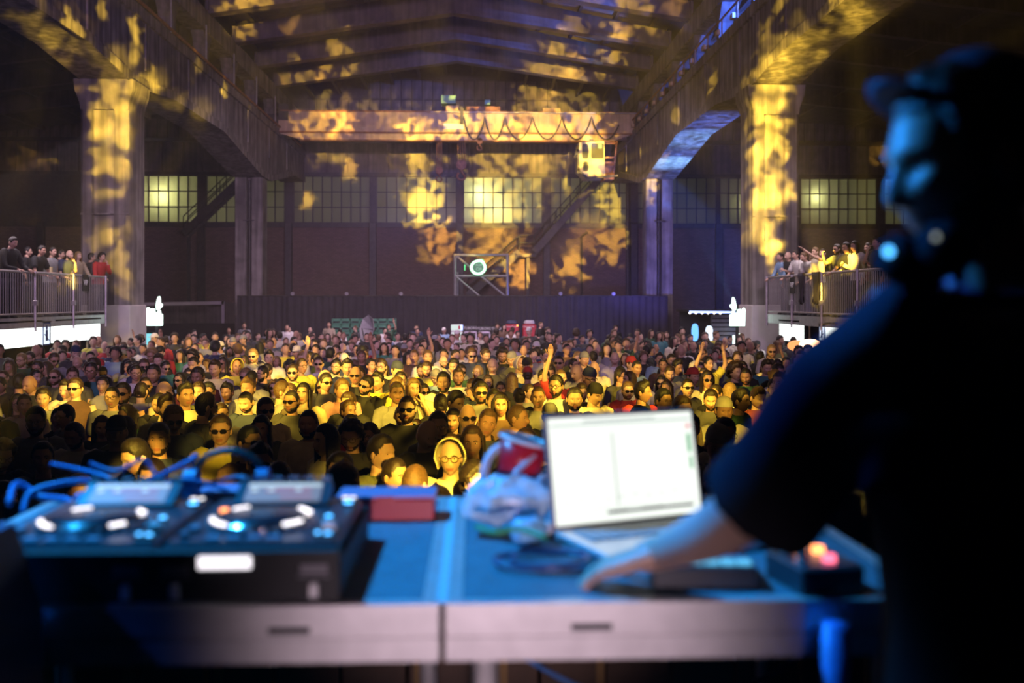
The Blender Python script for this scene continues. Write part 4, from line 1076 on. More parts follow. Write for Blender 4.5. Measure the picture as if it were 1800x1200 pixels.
def add_hair(mb, f, style, X, lo=False, seed=0):
    nu, nv = (26, 20) if lo else (44, 32)
    x, y, z, A, n = head_arrays(nu, nv, f)
    ad = np.abs(np.degrees(A)); hl = np.interp(ad, *HL)
    if style in ('bald',): hl = hl + .3
    T = {'buzz': .004, 'short': .014, 'crop': .018, 'quiff': .020, 'curly': .036, 'long': .018, 'bun': .012, 'bob': .020, 'afro': .055}.get(style, .012)
    th = T * smooth(hl - .004, hl + .035, z)
    if style == 'quiff': th = th * (.45 + .55 * smooth(.02, .08, z)) + .022 * smooth(.07, .1, z) * smooth(60, 0, ad)
    if style in ('short', 'crop'): th = th * (.5 + .6 * smooth(.0, .08, z))
    if style in ('curly', 'afro', 'short', 'crop', 'quiff'):
        nzv = np.array([[mnoise.noise(Vector((x[i, k] * 60 + seed, y[i, k] * 60, z[i, k] * 60))) for k in range(nu)] for i in range(nv)])
        th = th * (1 + (.5 if style in ('curly', 'afro') else .22) * nzv)
    keep = (z > hl - .004).reshape(-1)
    P = (np.stack([x, y, z], -1) + n * (th[..., None] + .0015)).reshape(-1, 3)
    fs = grid_faces(nu, nv, keep)
    if fs:
        vs, fs2 = compact([tuple(p) for p in P], fs)
        mb.add([X(p) for p in vs], fs2)
        tk = [X(p) for p in P[:nu]]; mb.add([X((0, 0.0, RZ + T * .9))] + tk, [(0, 1 + k, 1 + (k + 1) % nu) for k in range(nu)])
    if style in ('long', 'bob'):
        L = .30 if style == 'long' else .16
        rows, cols = 7, 15; vs = []
        for lay in (0, 1):
            for i in range(rows):
                t = i / (rows - 1)
                for k in range(cols):
                    a = R(58 + (302 - 58) * k / (cols - 1)); e = .018 if lay == 0 else .004
                    rx = (.082 + e + .012 * t * (1 if style == 'long' else -.5)); ry = (.094 + e - .02 * t)
                    wob = .004 * math.sin(k * 2.3 + seed) * t
                    vs.append(X((math.sin(a) * (rx + wob), -math.cos(a) * ry + .006, .05 - t * (L + .05) - .02 * t * abs(math.cos(a)))))
        fs = []
        for lay in (0, 1):
            for i in range(rows - 1):
                for k in range(cols - 1):
                    b = lay * rows * cols + i * cols + k; q = (b, b + 1, b + cols + 1, b + cols); fs.append(q if lay == 0 else q[::-1])
        for k in range(cols - 1): b = (rows - 1) * cols + k; fs.append((b, b + 1, rows * cols + b + 1, rows * cols + b))
        for i in range(rows - 1):
            for k in (0, cols - 1): b = i * cols + k; fs.append((b, b + cols, rows * cols + b + cols, rows * cols + b))
        mb.add(vs, fs)
    if style == 'bun':
        tmp = MB(); tmp.ball((0, .085, .07), .04, 10, 8); mb.add([X(p) for p in tmp.v], tmp.f)
    if not lo:   # eyebrows
        for s in (-1, 1):
            tmp = MB(); tmp.tube([(s * .014, -.0905, .0235), (s * .028, -.0885, .0285), (s * .046, -.0765, .0235)], [.0030, .0046, .0024], 5); mb.add([X(p) for p in tmp.v], tmp.f)
def add_beard(mb, f, X, T=.010):
    nu, nv = 44, 36
    x, y, z, A, n = head_arrays(nu, nv, f); ad = np.abs(np.degrees(A))
    up = np.interp(ad, [0, 14, 24, 45, 70, 84], [-.044, -.046, -.052, -.056, -.03, .0])
    lips = (np.abs(x) < .021) & (z > -.082) & (z < -.054)
    ins = (z < up) & (ad < 86) & (~lips)
    th = T * smooth(up, up - .02, z)
    P = (np.stack([x, y, z], -1) + n * (th[..., None] + .001)).reshape(-1, 3)
    vs, fs = compact([tuple(p) for p in P], grid_faces(nu, nv, ins.reshape(-1)))
    mb.add([X(p) for p in vs], fs)
def add_cap(mb, X, back=False, bill=True, bl=.68):
    s = 1 if back else -1
    n, rows = 20, 7; vs = []
    for i in range(rows):
        t = i / (rows - 1) * .97; ph = t * math.pi / 2
        for k in range(n):
            a = 2 * math.pi * k / n
            vs.append(X((.084 * math.cos(ph) ** .7 * math.sin(a), -(.106) * math.cos(ph) ** .7 * math.cos(a) + .002, .048 + .098 * math.sin(ph) - (.012 * (math.cos(a) < 0) * (1 - t)))))
    fs = [(i * n + k, i * n + (k + 1) % n, (i + 1) * n + (k + 1) % n, (i + 1) * n + k) for i in range(rows - 1) for k in range(n)] + [tuple((rows - 1) * n + k for k in range(n))]
    mb.add(vs, fs)
    if bill:
        top, bot = [], []
        for k in range(9):
            a = R(-62 + 124 * k / 8)
            for r_, zz in ((1.0, .052), (1.0 + bl * math.cos(a) ** .6 if math.cos(a) > 0 else 1, .040)):
                top.append(X((.083 * math.sin(a) * (1 if r_ == 1.0 else 1.02), s * .104 * math.cos(a) * r_, zz)))
                bot.append(X((.083 * math.sin(a) * (1 if r_ == 1.0 else 1.02), s * .104 * math.cos(a) * r_, zz - .006)))
        m_ = len(top); fs = []
        for k in range(8):
            b = 2 * k; fs += [(b, b + 1, b + 3, b + 2), (m_ + b + 2, m_ + b + 3, m_ + b + 1, m_ + b), (b + 1, m_ + b + 1, m_ + b + 3, b + 3)]
        mb.add(top + bot, fs)
def add_glasses(mb, X, kind='sun'):
    for s in (-1, 1):
        c = (s * .033, -.098, .006); tmp = MB()
        if kind == 'sun':
            pts = [(.027 * abs(math.cos(a)) ** .7 * (1 if math.cos(a) > 0 else -1), .019 * abs(math.sin(a)) ** .8 * (1 if math.sin(a) > 0 else -1)) for a in [2 * math.pi * i / 14 for i in range(14)]]
            tmp.prism(pts, c, (1, s * .22, 0), (0, .05, 1), (0, .005, 0))
        else:
            tmp.tube([(c[0] + .025 * math.cos(a), c[1] + .006 * s * math.cos(a), c[2] + .021 * math.sin(a)) for a in [2 * math.pi * i / 14 for i in range(14)]], .0026, 5, closed=True)
        tmp.tube([(s * .058, -.090, .012), (s * .078, -.04, .012), (s * .080, .012, .004)], .0028, 5)
        mb.add([X(p) for p in tmp.v], tmp.f)
    tmp = MB(); tmp.tube([(-.010, -.104, .012), (0, -.106, .014), (.010, -.104, .012)], .0028, 5); mb.add([X(p) for p in tmp.v], tmp.f)
def add_hood(mb, X):
    rows, n = 8, 18; vs = []
    for lay, e in ((0, .03), (1, .018)):
        for i in range(rows):
            a = R(-8 + 125 * i / (rows - 1))
            for k in range(n):
                b = R(-118 + 236 * k / (n - 1))
                r_ = (.078 + e); 
                x = r_ * math.sin(b) * (1.02 if abs(b) < 1.6 else .9)
                zz = (.115 + e) * math.cos(b) if abs(b) < 1.57 else .1 * math.cos(b) * 1.6
                y = -.075 + .19 * (i / (rows - 1)) - .02 * math.cos(b)
                sh = 1 - .55 * (i / (rows - 1)) ** 2.5
                vs.append(X((x * sh, y, zz * (1 - .45 * (i / (rows - 1)) ** 3) + .01)))
    fs = []
    for lay in (0, 1):
        for i in range(rows - 1):
            for k in range(n - 1):
                b = lay * rows * n + i * n + k; q = (b, b + 1, b + n + 1, b + n); fs.append(q if lay else q[::-1])
    for k in range(n - 1): fs.append((k, k + 1, rows * n + k + 1, rows * n + k))
    e0 = (rows - 1) * n; fs.append(tuple(e0 + k for k in range(n)))
    mb.add(vs, fs)
def add_hand(mb, wrist, d, nrm, curl=.5, side=1, mat_=0, lo=False, spread=.12, s=1.0):
    """hand from the wrist along d; nrm = back-of-hand direction; fingers curl away from nrm"""
    d = Vector(d).normalized(); nrm = Vector(nrm); nrm = (nrm - d * nrm.dot(d)).normalized(); lat = d.cross(nrm).normalized() * side
    wv = Vector(wrist); n = 8; rings = []
    for t, a, b in ((-.02, .027, .020), (.0, .029, .019), (.035, .040, .017), (.07, .042, .015), (.092, .039, .012)):
        rings.append([wv + d * t * s + lat * (math.cos(2 * math.pi * k / n) * a * s) + nrm * (math.sin(2 * math.pi * k / n) * b * s) for k in range(n)])
    if side < 0: rings = [r[::-1] for r in rings]
    mb.loft(rings, True, mat_)
    if lo: 
        mb.tube([wv + d * .085 * s, wv + (d * .13 - nrm * .03 * curl) * s, wv + (d * .165 - nrm * .09 * curl) * s], [(.03, .011), (.03, .01), (.022, .007)], 6, mat_); return
    for i, (off, L) in enumerate(((.030, .072), (.010, .082), (-.011, .077), (-.031, .060))):
        p = wv + (d * (.088 - .004 * i) + lat * off) * s; path = [p - d * .012 * s, p]; a = 0.0
        ang = -spread * (i - 1.5)
        dd = (d * math.cos(ang) - lat * math.sin(ang)).normalized() if True else d
        for seg, cu in ((.45, .55), (.31, .9), (.24, .6)):
            a += curl * cu; p = p + (dd * math.cos(a) - nrm * math.sin(a)) * (L * seg * s); path.append(p)
        mb.tube(path, [.0095 * s, .0092 * s, .0085 * s, .0078 * s, .0062 * s], 6, mat_)
    p = wv + (d * .022 + lat * .026) * s; td = (d * .62 + lat * .72 - nrm * .25).normalized()
    path = [p - td * .012 * s, p, p + td * .034 * s, p + (td * .055 + d * .012 - nrm * .012 * curl) * s, p + (td * .068 + d * .03 - nrm * .022 * curl) * s]
    mb.tube(path, [.013 * s, .0135 * s, .0115 * s, .0105 * s, .008 * s], 6, mat_)
def limb(mb, pts, rad, n=10, mat_=0, sub=4):
    """smooth tapered tube through joints"""
    P = [Vector(p) for p in pts]; path = []; rr = []
    for i in range(len(P) - 1):
        p0 = P[max(i - 1, 0)]; p1 = P[i]; p2 = P[i + 1]; p3 = P[min(i + 2, len(P) - 1)]
        for k in range(sub):
            t = k / sub
            q = 0.5 * ((2 * p1) + (p2 - p0) * t + (2 * p0 - 5 * p1 + 4 * p2 - p3) * t * t + (3 * p1 - p0 - 3 * p2 + p3) * t ** 3)
            lin = p1.lerp(p2, t); path.append(lin.lerp(q, .5)); rr.append(rad[i] + (rad[i + 1] - rad[i]) * t)
    path.append(P[-1]); rr.append(rad[-1])
    mb.tube(path, rr, n, mat_)
def oval(c, rx, ry, n=20, p=1.0, lean=0.0):
    out = []
    for k in range(n):
        a = 2 * math.pi * k / n; ca, sa = math.cos(a), math.sin(a)
        out.append(Vector((c[0] + rx * (abs(ca) ** p) * (1 if ca > 0 else -1), c[1] + ry * (abs(sa) ** p) * (1 if sa > 0 else -1), c[2])))
    return out
ARMS = {  # (elbow, wrist, hand dir, back-of-hand, curl) for the +x side; mirrored for -x
    'down': ((.245, .03, 1.14), (.235, -.06, .90), (-.05, -.25, -1), (1, -.2, 0), .55),
    'fold': ((.25, .01, 1.15), (.06, -.20, 1.14), (-1, -.15, .1), (0, -.6, .8), .5),
    'drink': ((.25, .02, 1.15), (.14, -.26, 1.25), (-.35, -.8, .45), (.8, -.2, .4), 1.1),
    'up': ((.30, -.06, 1.60), (.22, -.12, 1.86), (-.1, -.12, 1), (0, 1, .1), .25),
    'high': ((.24, -.05, 1.68), (.17, -.10, 1.95), (0, -.15, 1), (0, 1, .1), .15),
    'phone': ((.24, -.20, 1.32), (.09, -.36, 1.52), (-.25, -.45, .85), (.6, -.7, .2), 1.0),
    'rail': ((.27, -.16, 1.13), (.16, -.40, 1.10), (-.4, -.9, -.2), (0, -.2, 1), .9),
    'face': ((.22, -.16, 1.22), (.085, -.17, 1.47), (-.2, .1, 1), (.6, -.8, 0), .8),
    'point': ((.22, -.27, 1.56), (.22, -.52, 1.76), (.0, -.85, .5), (0, .4, 1), .12),
    'hips': ((.34, .06, 1.17), (.20, -.04, 1.02), (-.7, -.3, -.5), (.4, -.3, .8), .6),
}
PART_CACHE = {}
def arm_joints(pose, s):
    e, w_, d, nn, c = ARMS[pose]; m = lambda p: (p[0] * s, p[1], p[2])
    return m((.185, .012, 1.425)), m(e), m(w_), m(d), m(nn), c
def lean_fn(lean):
    """bend the upper body forward about the hips"""
    if not lean: return lambda p: Vector(p)
    Rm = Matrix.Rotation(lean, 3, 'X'); piv = Vector((0, 0, .95))
    def f(p):
        p = Vector(p); t = max(0.0, min(1.0, (p.z - .80) / .25))
        return p.lerp(Rm @ (p - piv) + piv, t)
    return f
def person_parts(face=0, pose=('down', 'down'), yaw=0.0, pitch=0.0, hair='short', beard=False, eyewear=None, head='none', sleeve='short', lean=0.0, lo=False, skirtlen=0.0, drink=False, slim=1.0, phone=False, roll=0.0):
    key = (face, pose, round(yaw, 2), round(pitch, 2), hair, beard, eyewear, head, sleeve, round(lean, 2), lo, drink, slim, phone, round(roll, 2))
    if key in PART_CACHE: return PART_CACHE[key]
    f = FACES[face]; LF = lean_fn(lean)
    hx0 = hxf(yaw, pitch, (0, -.012, 1.628), 1.0, roll); X = lambda p: LF(hx0(p)) if not lean else LF((0, 0, 1.628)) + Matrix.Rotation(lean * .35, 3, 'X') @ (hx0(p) - Vector((0, 0, 1.628)))
    parts = {}
    b = MB(); add_head(b, f, X, lo)
    nr = 8 if lo else 14
    neck = []
    for t, rx, ry in ((0, .050, .056), (.35, .052, .057), (.7, .060, .062), (1, .085, .070)):
        top = X((0, .018, -.075)); bot = LF((0, .018, 1.425)); c = top.lerp(bot, t); neck.append([c + Vector((rx * math.cos(2 * math.pi * k / nr), ry * math.sin(2 * math.pi * k / nr), 0)) for k in range(nr)][::-1])
    b.loft(neck)
    for s, ps in ((-1, pose[0]), (1, pose[1])):
        sh, el, wr, hd, hn, cu = arm_joints(ps, s); sh, el, wr = LF(sh), LF(el), LF(wr)
        limb(b, [sh, el, wr], [.048, .038, .026], 8 if lo else 10, 0, 3)
        add_hand(b, wr, hd, hn, cu, -s, 0, lo)
    if not lo:
        b.loft([oval(LF((0, .01, z)), rx * slim, ry, 14)[::-1] if False else oval(LF((0, .01, z)), rx * slim, ry, 14) for z, rx, ry in ((.92, .15, .10), (1.1, .14, .095), (1.3, .165, .105), (1.42, .15, .085), (1.46, .07, .06))])
        for s in (-1, 1):
            limb(b, [(s * .09, .01, .90), (s * .10, -.005, .48), (s * .10, .02, .07)], [.078, .05, .036], 8, 0, 3)
            b.loft([oval((s * .105, -.03, z), .045, .135 * k, 10) for z, k in ((0.0, 1), (.03, 1.0), (.06, .85), (.10, .5))], True, 4)
    parts['body'] = b.mesh('body', [MS['skin'], MS['eye'], MS['iris'], MS['lip'], MS['shoe']], True)
    # shirt
    sm = MB(); n = 12 if lo else 22
    hem = .86
    prof = ((hem, .190, .130), (1.0, .180, .125), (1.12, .172, .120), (1.25, .188, .128), (1.35, .205, .128), (1.405, .200, .112), (1.44, .160, .094), (1.468, .105, .078), (1.485, .082, .072))
    sm.loft([oval(LF((0, .010, z)), rx * slim, ry, n, .86) for z, rx, ry in prof], False)
    for s, ps in ((-1, pose[0]), (1, pose[1])):
        sh, el, wr, *_ = arm_joints(ps, s); sh, el, wr = LF(sh), LF(el), LF(wr)
        shi = Vector((sh[0] * .72, sh[1], sh[2] - .015))
        if sleeve == 'short': limb(sm, [shi, Vector(sh), Vector(sh).lerp(Vector(el), .72)], [.080, .072, .070], 8 if lo else 12, 0, 3)
        elif sleeve == 'long': limb(sm, [shi, sh, el, Vector(el).lerp(Vector(wr), .92)], [.080, .070, .054, .040], 8 if lo else 12, 0, 3)
    if head == 'hood_down': sm.ball(LF((0, .085, 1.46)), (.11, .06, .06), 10, 6)
    parts['shirt'] = sm.mesh('shirt', MS['cloth'], True)
    if not lo:
        tm = MB(); tm.loft([oval((0, .01, z), rx * slim, ry, 16) for z, rx, ry in ((.78, .178, .125), (.90, .176, .122), (.97, .166, .115))])
        for s in (-1, 1): limb(tm, [(s * .085, .01, .86), (s * .10, .0, .48), (s * .105, .015, .09)], [.105, .078, .062], 10, 0, 3)
        parts['trousers'] = tm.mesh('trousers', MS['cloth'], True)
    if hair != 'bald' and head not in ('hood',):
        h = MB(); add_hair(h, f, 'buzz' if head in ('cap', 'capback', 'beanie') and hair not in ('long', 'bob') else hair, X, lo, face * 3.3); parts['hair'] = h.mesh('hair', MS['hair'], True)
    elif not lo:
        h = MB(); add_hair(h, f, 'bald', X, lo); parts['eyebrows'] = h.mesh('eyebrows', MS['hair'], True)
    if beard and not lo: h = MB(); add_beard(h, f, X, .012 if beard == 'full' else .005); parts['beard'] = h.mesh('beard', MS['hair'], True)
    if eyewear and not lo:
        h = MB(); add_glasses(h, X, 'sun' if eyewear == 'sun' else 'wire'); parts['sunglasses' if eyewear == 'sun' else 'spectacles'] = h.mesh('eyewear', MS['lens'] if eyewear == 'sun' else MS['gold'], False)
    if head in ('cap', 'capback'): h = MB(); add_cap(h, X, head == 'capback'); parts['cap'] = h.mesh('cap', MS['cloth'], True)
    if head == 'beanie': h = MB(); add_cap(h, X, False, False); parts['beanie'] = h.mesh('beanie', MS['cloth'], True)
    if head == 'hood': h = MB(); add_hood(h, X); parts['hood'] = h.mesh('hood', MS['cloth'], True)
    PART_CACHE[key] = parts
    return parts
SKINS = [(.50, .31, .23), (.44, .26, .18), (.55, .36, .27), (.38, .21, .14), (.48, .29, .20)]
HAIRC = [(.012, .009, .008), (.02, .013, .009), (.04, .022, .012), (.10, .055, .025), (.008, .008, .009), (.22, .14, .06)]
COLORS = {'black': (.012, .012, .014), 'charcoal': (.045, .045, .05), 'white': (.62, .60, .57), 'grey': (.22, .22, .23), 'navy': (.02, .03, .08), 'olive': (.10, .11, .04), 'maroon': (.14, .02, .025), 'yellow': (.50, .45, .06),
          'beige': (.38, .31, .22), 'brown': (.11, .06, .035), 'teal': (.03, .14, .16), 'red': (.42, .03, .03), 'pink': (.5, .25, .27), 'orange': (.45, .16, .03), 'sky-blue': (.20, .32, .48), 'cream': (.55, .50, .38), 'dark-green': (.025, .08, .04), 'purple': (.12, .05, .16)}
def make_person(loc, rz, label, shirt='black', trousers='charcoal', hairc=0, skin=0, scale=1.0, group=None, hat=None, first_cat='person', **kw):
    P = person_parts(**kw)
    root = put('person', P['body'], None, loc, (0, 0, rz), SKINS[skin]); root.scale = (scale,) * 3
    tag(root, label, 'person', group)
    for k, me in P.items():
        if k == 'body': continue
        c = {'shirt': COLORS[shirt], 'trousers': COLORS[trousers], 'hair': HAIRC[hairc], 'beard': HAIRC[hairc], 'eyebrows': HAIRC[0], 'cap': COLORS[hat or 'black'], 'beanie': COLORS[hat or 'black'], 'hood': COLORS[shirt]}.get(k, (.1, .1, .1))
        put(k, me, root, None, None, c)
    return root

# ================================================================== the crowd
def head_at(px, py, z=1.62):
    """floor spot whose standing person has the head centre at this pixel"""
    p = at_z(px, py, z); return (p.x, p.y)
CROWD = []; HEROES = []
def hero(px, py, label, rz=0.0, scale=1.0, **kw):
    x, y = head_at(px, py, 1.628 * scale)
    CROWD.append([x, y]); kw.setdefault('skin', len(CROWD) % 5); kw.setdefault('hairc', len(CROWD) % 5)
    HEROES.append((rz, label, scale, kw))
def build_heroes():
    for it in range(60):
        for i in range(len(CROWD)):
            for j in range(i):
                a, b = CROWD[i], CROWD[j]; dx, dy = a[0] - b[0], a[1] - b[1]
                d = math.hypot(dx, dy); m_ = .44
                if d < m_:
                    k = (m_ - d) * .5 / max(d, .01); sy = 1 if dy >= 0 else -1
                    px_, py_ = dx * k * .5, dy * k + sy * (m_ - d) * .25
                    a[0] += px_; a[1] += py_; b[0] -= px_; b[1] -= py_
    for (x, y), (rz, label, scale, kw) in zip(CROWD, HEROES):
        o = make_person((x, y, 0), rz, label, scale=scale, group='people in the crowd', **kw)
        if 'RUSH' in label: text('shirt_print', 'RUSH', .13, M['sign_black'], o, (0, -.126, 1.27), extrude=.002)
hero(605, 828, 'person in a black shirt staring straight at the camera, front row by the red box', 0.05, face=2, hair='short', pose=('down', 'down'), skin=1, hairc=0)
hero(388, 757, 'person in yellow-green tee and sunglasses standing behind the record players', .12, face=2, hair='crop', eyewear='sun', shirt='yellow', pose=('down', 'drink'), skin=0)
hero(457, 815, 'person in a charcoal shirt and sunglasses, front row beside the players', .25, face=0, hair='quiff', eyewear='sun', shirt='charcoal', skin=3, hairc=0)
hero(437, 778, 'person in a brown shirt with round sunglasses facing sideways behind the players', .9, face=0, hair='short', eyewear='sun', shirt='brown')
hero(250, 800, 'person in a dark green shirt looking down, front row left of the players', -.75, face=0, hair='crop', shirt='dark-green', pitch=.35, hairc=0)
hero(280, 772, 'person in a navy shirt behind the one looking down at the left', .1, face=3, hair='short', shirt='navy', beard='full')
hero(488, 848, 'person in black with spectacles pushed up, back turned, front row', 2.9, face=1, hair='buzz', shirt='black', head='none')
hero(575, 775, 'person in a white tee with arms down turned towards the table', -.9, face=1, hair='long', shirt='white', skin=2, hairc=0)
hero(543, 745, 'person in a cream tee standing behind the one in the white tee', -.1, face=2, hair='buzz', shirt='cream', beard='full', skin=1)
hero(668, 797, 'person in an olive tee bending an arm across the chest, front row', 1.0, face=2, hair='crop', shirt='olive', pose=('fold', 'down'), hairc=0)
hero(695, 838, 'person in a beige top in side view beside the hooded one', .85, .95, face=1, hair='bun', shirt='beige')
hero(732, 850, 'person in a grey tee turned away, front row beside the hooded one', 2.6, .97, face=0, hair='buzz', shirt='grey', hairc=3)
hero(790, 812, 'person in a cream hood and spectacles, lit bright yellow in the front row', -.05, face=1, head='hood', eyewear='wire', shirt='cream', hair='bob', hairc=5, skin=2)
hero(826, 842, 'person in a maroon strap top in front of the hooded one', .55, .95, face=1, hair='curly', shirt='maroon', sleeve='none', skin=2, hairc=1)
hero(746, 762, 'person in a black shirt looking down, left of the one in spectacles and charcoal', .6, face=2, hair='bald', shirt='black', pitch=.3)
hero(777, 748, 'person in charcoal with spectacles, behind the hooded one', .05, face=2, hair='short', beard='full', eyewear='wire', shirt='charcoal', hairc=0)
hero(830, 778, 'person in a navy top behind the cable heap', -.05, face=1, hair='long', shirt='navy', skin=3)
hero(845, 745, 'person in a charcoal hoodie above the cable heap', .1, face=3, hair='short', shirt='charcoal', sleeve='long', roll=.2)
hero(822, 735, 'person in a brown tee and sunglasses above the cream hood', .2, face=0, hair='bald', eyewear='sun', shirt='brown')
hero(860, 705, 'person in a pale strap top lit yellow with hand raised to the face', .25, face=1, hair='bun', shirt='cream', sleeve='none', pose=('face', 'down'), skin=2)
hero(880, 712, 'person in a brown top with long sleeves beside the one in the pale strap top', 0, face=1, hair='long', shirt='brown', sleeve='long')
hero(925, 785, 'person in a black shirt with sunglasses just left of the laptop screen', -.3, face=3, hair='crop', eyewear='sun', shirt='black', skin=2)
hero(908, 735, 'person in a black jacket in side view above the laptop left edge', 1.2, face=0, hair='buzz', shirt='black', sleeve='long', hairc=3)
hero(1272, 722, 'person in a white tee and backwards white cap beside the laptop', .02, face=2, hair='buzz', head='capback', hat='white', beard='full', shirt='white', skin=3, hairc=0)
hero(1300, 705, 'person in a dark green shirt facing the one in the backwards cap', .95, face=3, hair='short', shirt='dark-green', hairc=0)
hero(1243, 668, 'person in a cream top and sunglasses right of the middle, lit yellow', .05, face=1, hair='long', eyewear='sun', shirt='cream')
hero(1292, 655, 'person in a navy jacket turned half left near the right edge of the lit area', .4, face=0, hair='afro', shirt='navy', sleeve='long', hairc=2)
hero(1128, 690, 'person in a black tee in profile above the laptop', 1.15, face=2, hair='quiff', shirt='black', hairc=0)
hero(1165, 705, 'person in a maroon tee in half profile above the laptop right part', .5, face=0, hair='crop', shirt='maroon')
hero(995, 700, 'person in charcoal facing the stage above the laptop left part', 0, face=2, hair='short', beard='full', shirt='charcoal', hairc=0)
hero(960, 700, 'person in a grey tee with head bowed above the laptop left edge', -.1, face=0, hair='buzz', shirt='grey', hairc=3)
hero(133, 683, 'person in a brown tank top and sunglasses at the left, lit yellow', -.05, face=2, hair='crop', eyewear='sun', shirt='brown', sleeve='none')
hero(228, 692, 'person in a black tank top and sunglasses left of the middle', -.05, face=2, hair='short', eyewear='sun', beard='full', shirt='black', sleeve='none', hairc=0)
hero(207, 696, 'person in a grey tee with spectacles beside the one in the black tank top', .1, face=0, hair='buzz', eyewear='wire', shirt='grey')
hero(268, 690, 'person in a beige tee in side view facing left, lit yellow', 1.4, face=0, hair='bald', shirt='beige')
hero(270, 658, 'person in a black shirt standing tall left of the middle', 0, 1.04, face=2, hair='crop', shirt='black', hairc=0)
hero(350, 690, 'person in an olive jacket looking at the camera left of the middle', 0, face=0, hair='short', shirt='olive', sleeve='long')
hero(437, 683, 'person in a grey tee turned slightly right, under the left rear column', -.2, face=2, hair='quiff', shirt='grey', beard='thin', hairc=3)
hero(530, 692, 'person in a beige top with face lifted into the yellow light', -.1, face=1, hair='long', shirt='beige', pitch=-.15, skin=2, hairc=0)
hero(497, 690, 'person in a white tee turned away beside the one with lifted face', 1.7, face=0, hair='short', shirt='white', hairc=3)
hero(466, 722, 'person in a hooded cream top and sunglasses left of the middle', .5, face=0, hair='short', eyewear='sun', shirt='cream', sleeve='long', hairc=2)
hero(515, 655, 'person in a yellow tee with dark sunglasses beneath the green crates', 0, face=0, hair='short', eyewear='sun', beard='full', shirt='yellow', hairc=2)
hero(600, 685, 'person in a pale pink tee in half profile lit yellow in the middle', .6, face=2, hair='crop', shirt='pink', hairc=3)
hero(663, 672, 'person in a lime tee in half profile in the middle of the crowd', -.35, face=0, hair='quiff', shirt='yellow', hairc=0)
hero(643, 676, 'person in black with sunglasses tilting the head, beside the lime tee', -.5, face=2, hair='short', eyewear='sun', beard='full', shirt='black', roll=.3, hairc=0)
hero(625, 660, 'person in a black tee and sunglasses behind the tilted one', 0, 1.03, face=2, hair='bald', eyewear='sun', shirt='black', skin=3)
hero(700, 680, 'person in a yellow jumper facing away in the middle, lit bright', 1.9, face=0, hair='buzz', shirt='yellow', sleeve='long', hairc=3)
hero(722, 682, 'person in a cream shirt holding a hand to the face in the middle', .3, face=1, hair='bob', shirt='cream', pose=('down', 'face'), skin=2, hairc=3)
hero(780, 672, 'person in a white tee printed RUSH in the middle of the crowd', -.1, 1.02, face=2, hair='short', beard='full', shirt='white', hairc=0)
hero(805, 705, 'person in a beige tee bowing the head in front of the printed tee', .75, face=0, hair='crop', shirt='beige', pitch=.25)
hero(845, 690, 'person in a grey tee and sunglasses right of the printed tee', .1, face=2, hair='crop', eyewear='sun', beard='full', shirt='grey', hairc=0)
hero(560, 640, 'person in white with both arms raised below the green crates', .1, face=0, hair='short', eyewear='sun', shirt='white', pose=('high', 'down'), hairc=2)
hero(636, 628, 'person in black raising one hand below the silver parasol', 0, face=3, hair='short', shirt='black', pose=('down', 'high'))
hero(740, 615, 'person in grey with a fist raised left of the lit fridge', 0, face=0, hair='buzz', shirt='grey', pose=('down', 'high'))
hero(985, 665, 'person in a red tee with two fingers raised right of the fridges', .2, face=2, hair='buzz', shirt='red', pose=('high', 'down'), hairc=3)
hero(912, 640, 'person in a cream hood turned away below the red coolers', .6, face=1, head='hood', hair='bob', shirt='cream')
hero(1108, 640, 'person in olive wearing a red cap below the black drape right end', .7, face=0, hair='short', head='cap', hat='red', shirt='olive')
hero(415, 645, 'person in a yellow hooded top pulled up, below the left rear column', .5, face=1, head='hood', hair='bob', shirt='yellow')
hero(205, 760, 'person in black with a wide dark hat brim at the left', .3, face=0, hair='short', head='cap', hat='black', shirt='black')
hero(1245, 640, 'person in yellow with both arms lifted over the head right of the middle', .4, face=1, hair='bun', shirt='yellow', pose=('up', 'up'))
build_heroes()
# ---- everyone else: spread over the floor, nearest 300 as individuals
NIND = 318
cand = []
r2 = random.Random(21)
def min_d(y): return .50 if y < 16 else (.56 if y < 24 else (.66 if y < 30 else .85))
cells = {}
def okp(x, y, d):
    cx, cy = int(x // 1), int(y // 1)
    for i in (-1, 0, 1):
        for j in (-1, 0, 1):
            for (a, b) in cells.get((cx + i, cy + j), ()):
                if (a - x) ** 2 + ((b - y) * .9) ** 2 < d * d: return False
    return True
def addc(x, y): cells.setdefault((int(x // 1), int(y // 1)), []).append((x, y))
for p in CROWD: addc(*p)
FAR = [0]
AVOID = [(p.x, p.y) for p in (at_y(271, 548, 29.2), at_y(1297, 549, 29.2), at_y(1303, 600, 31), at_y(1290, 600, 31.2), at_y(259, 590, 33.2), at_y(1416, 609, 22.1))] + [(at_y(1275, 590, 35.4).x + i * .5, 35.6) for i in (-1, 0, 1)]
def in_hall(x, y):
    if any(abs(x - a) < .75 and abs(y - b) < .7 for a, b in AVOID): return False
    if y < 5.3 or y > 42.0: return False
    if y > 31.5 and (FAR[0] >= 24 or r2.random() < .9): return False
    lo_, hi_ = (XL + .5, XR - .6)
    if y > 32.0: lo_, hi_ = XL - 1.2, XR + .6
    if 28.9 < y < 31.6: lo_, hi_ = XL + .5, XR - .5
    if y > 28: hi_ = min(hi_, XR - 1.5) if y > 30 else hi_
    return lo_ < x < hi_
tries = 0
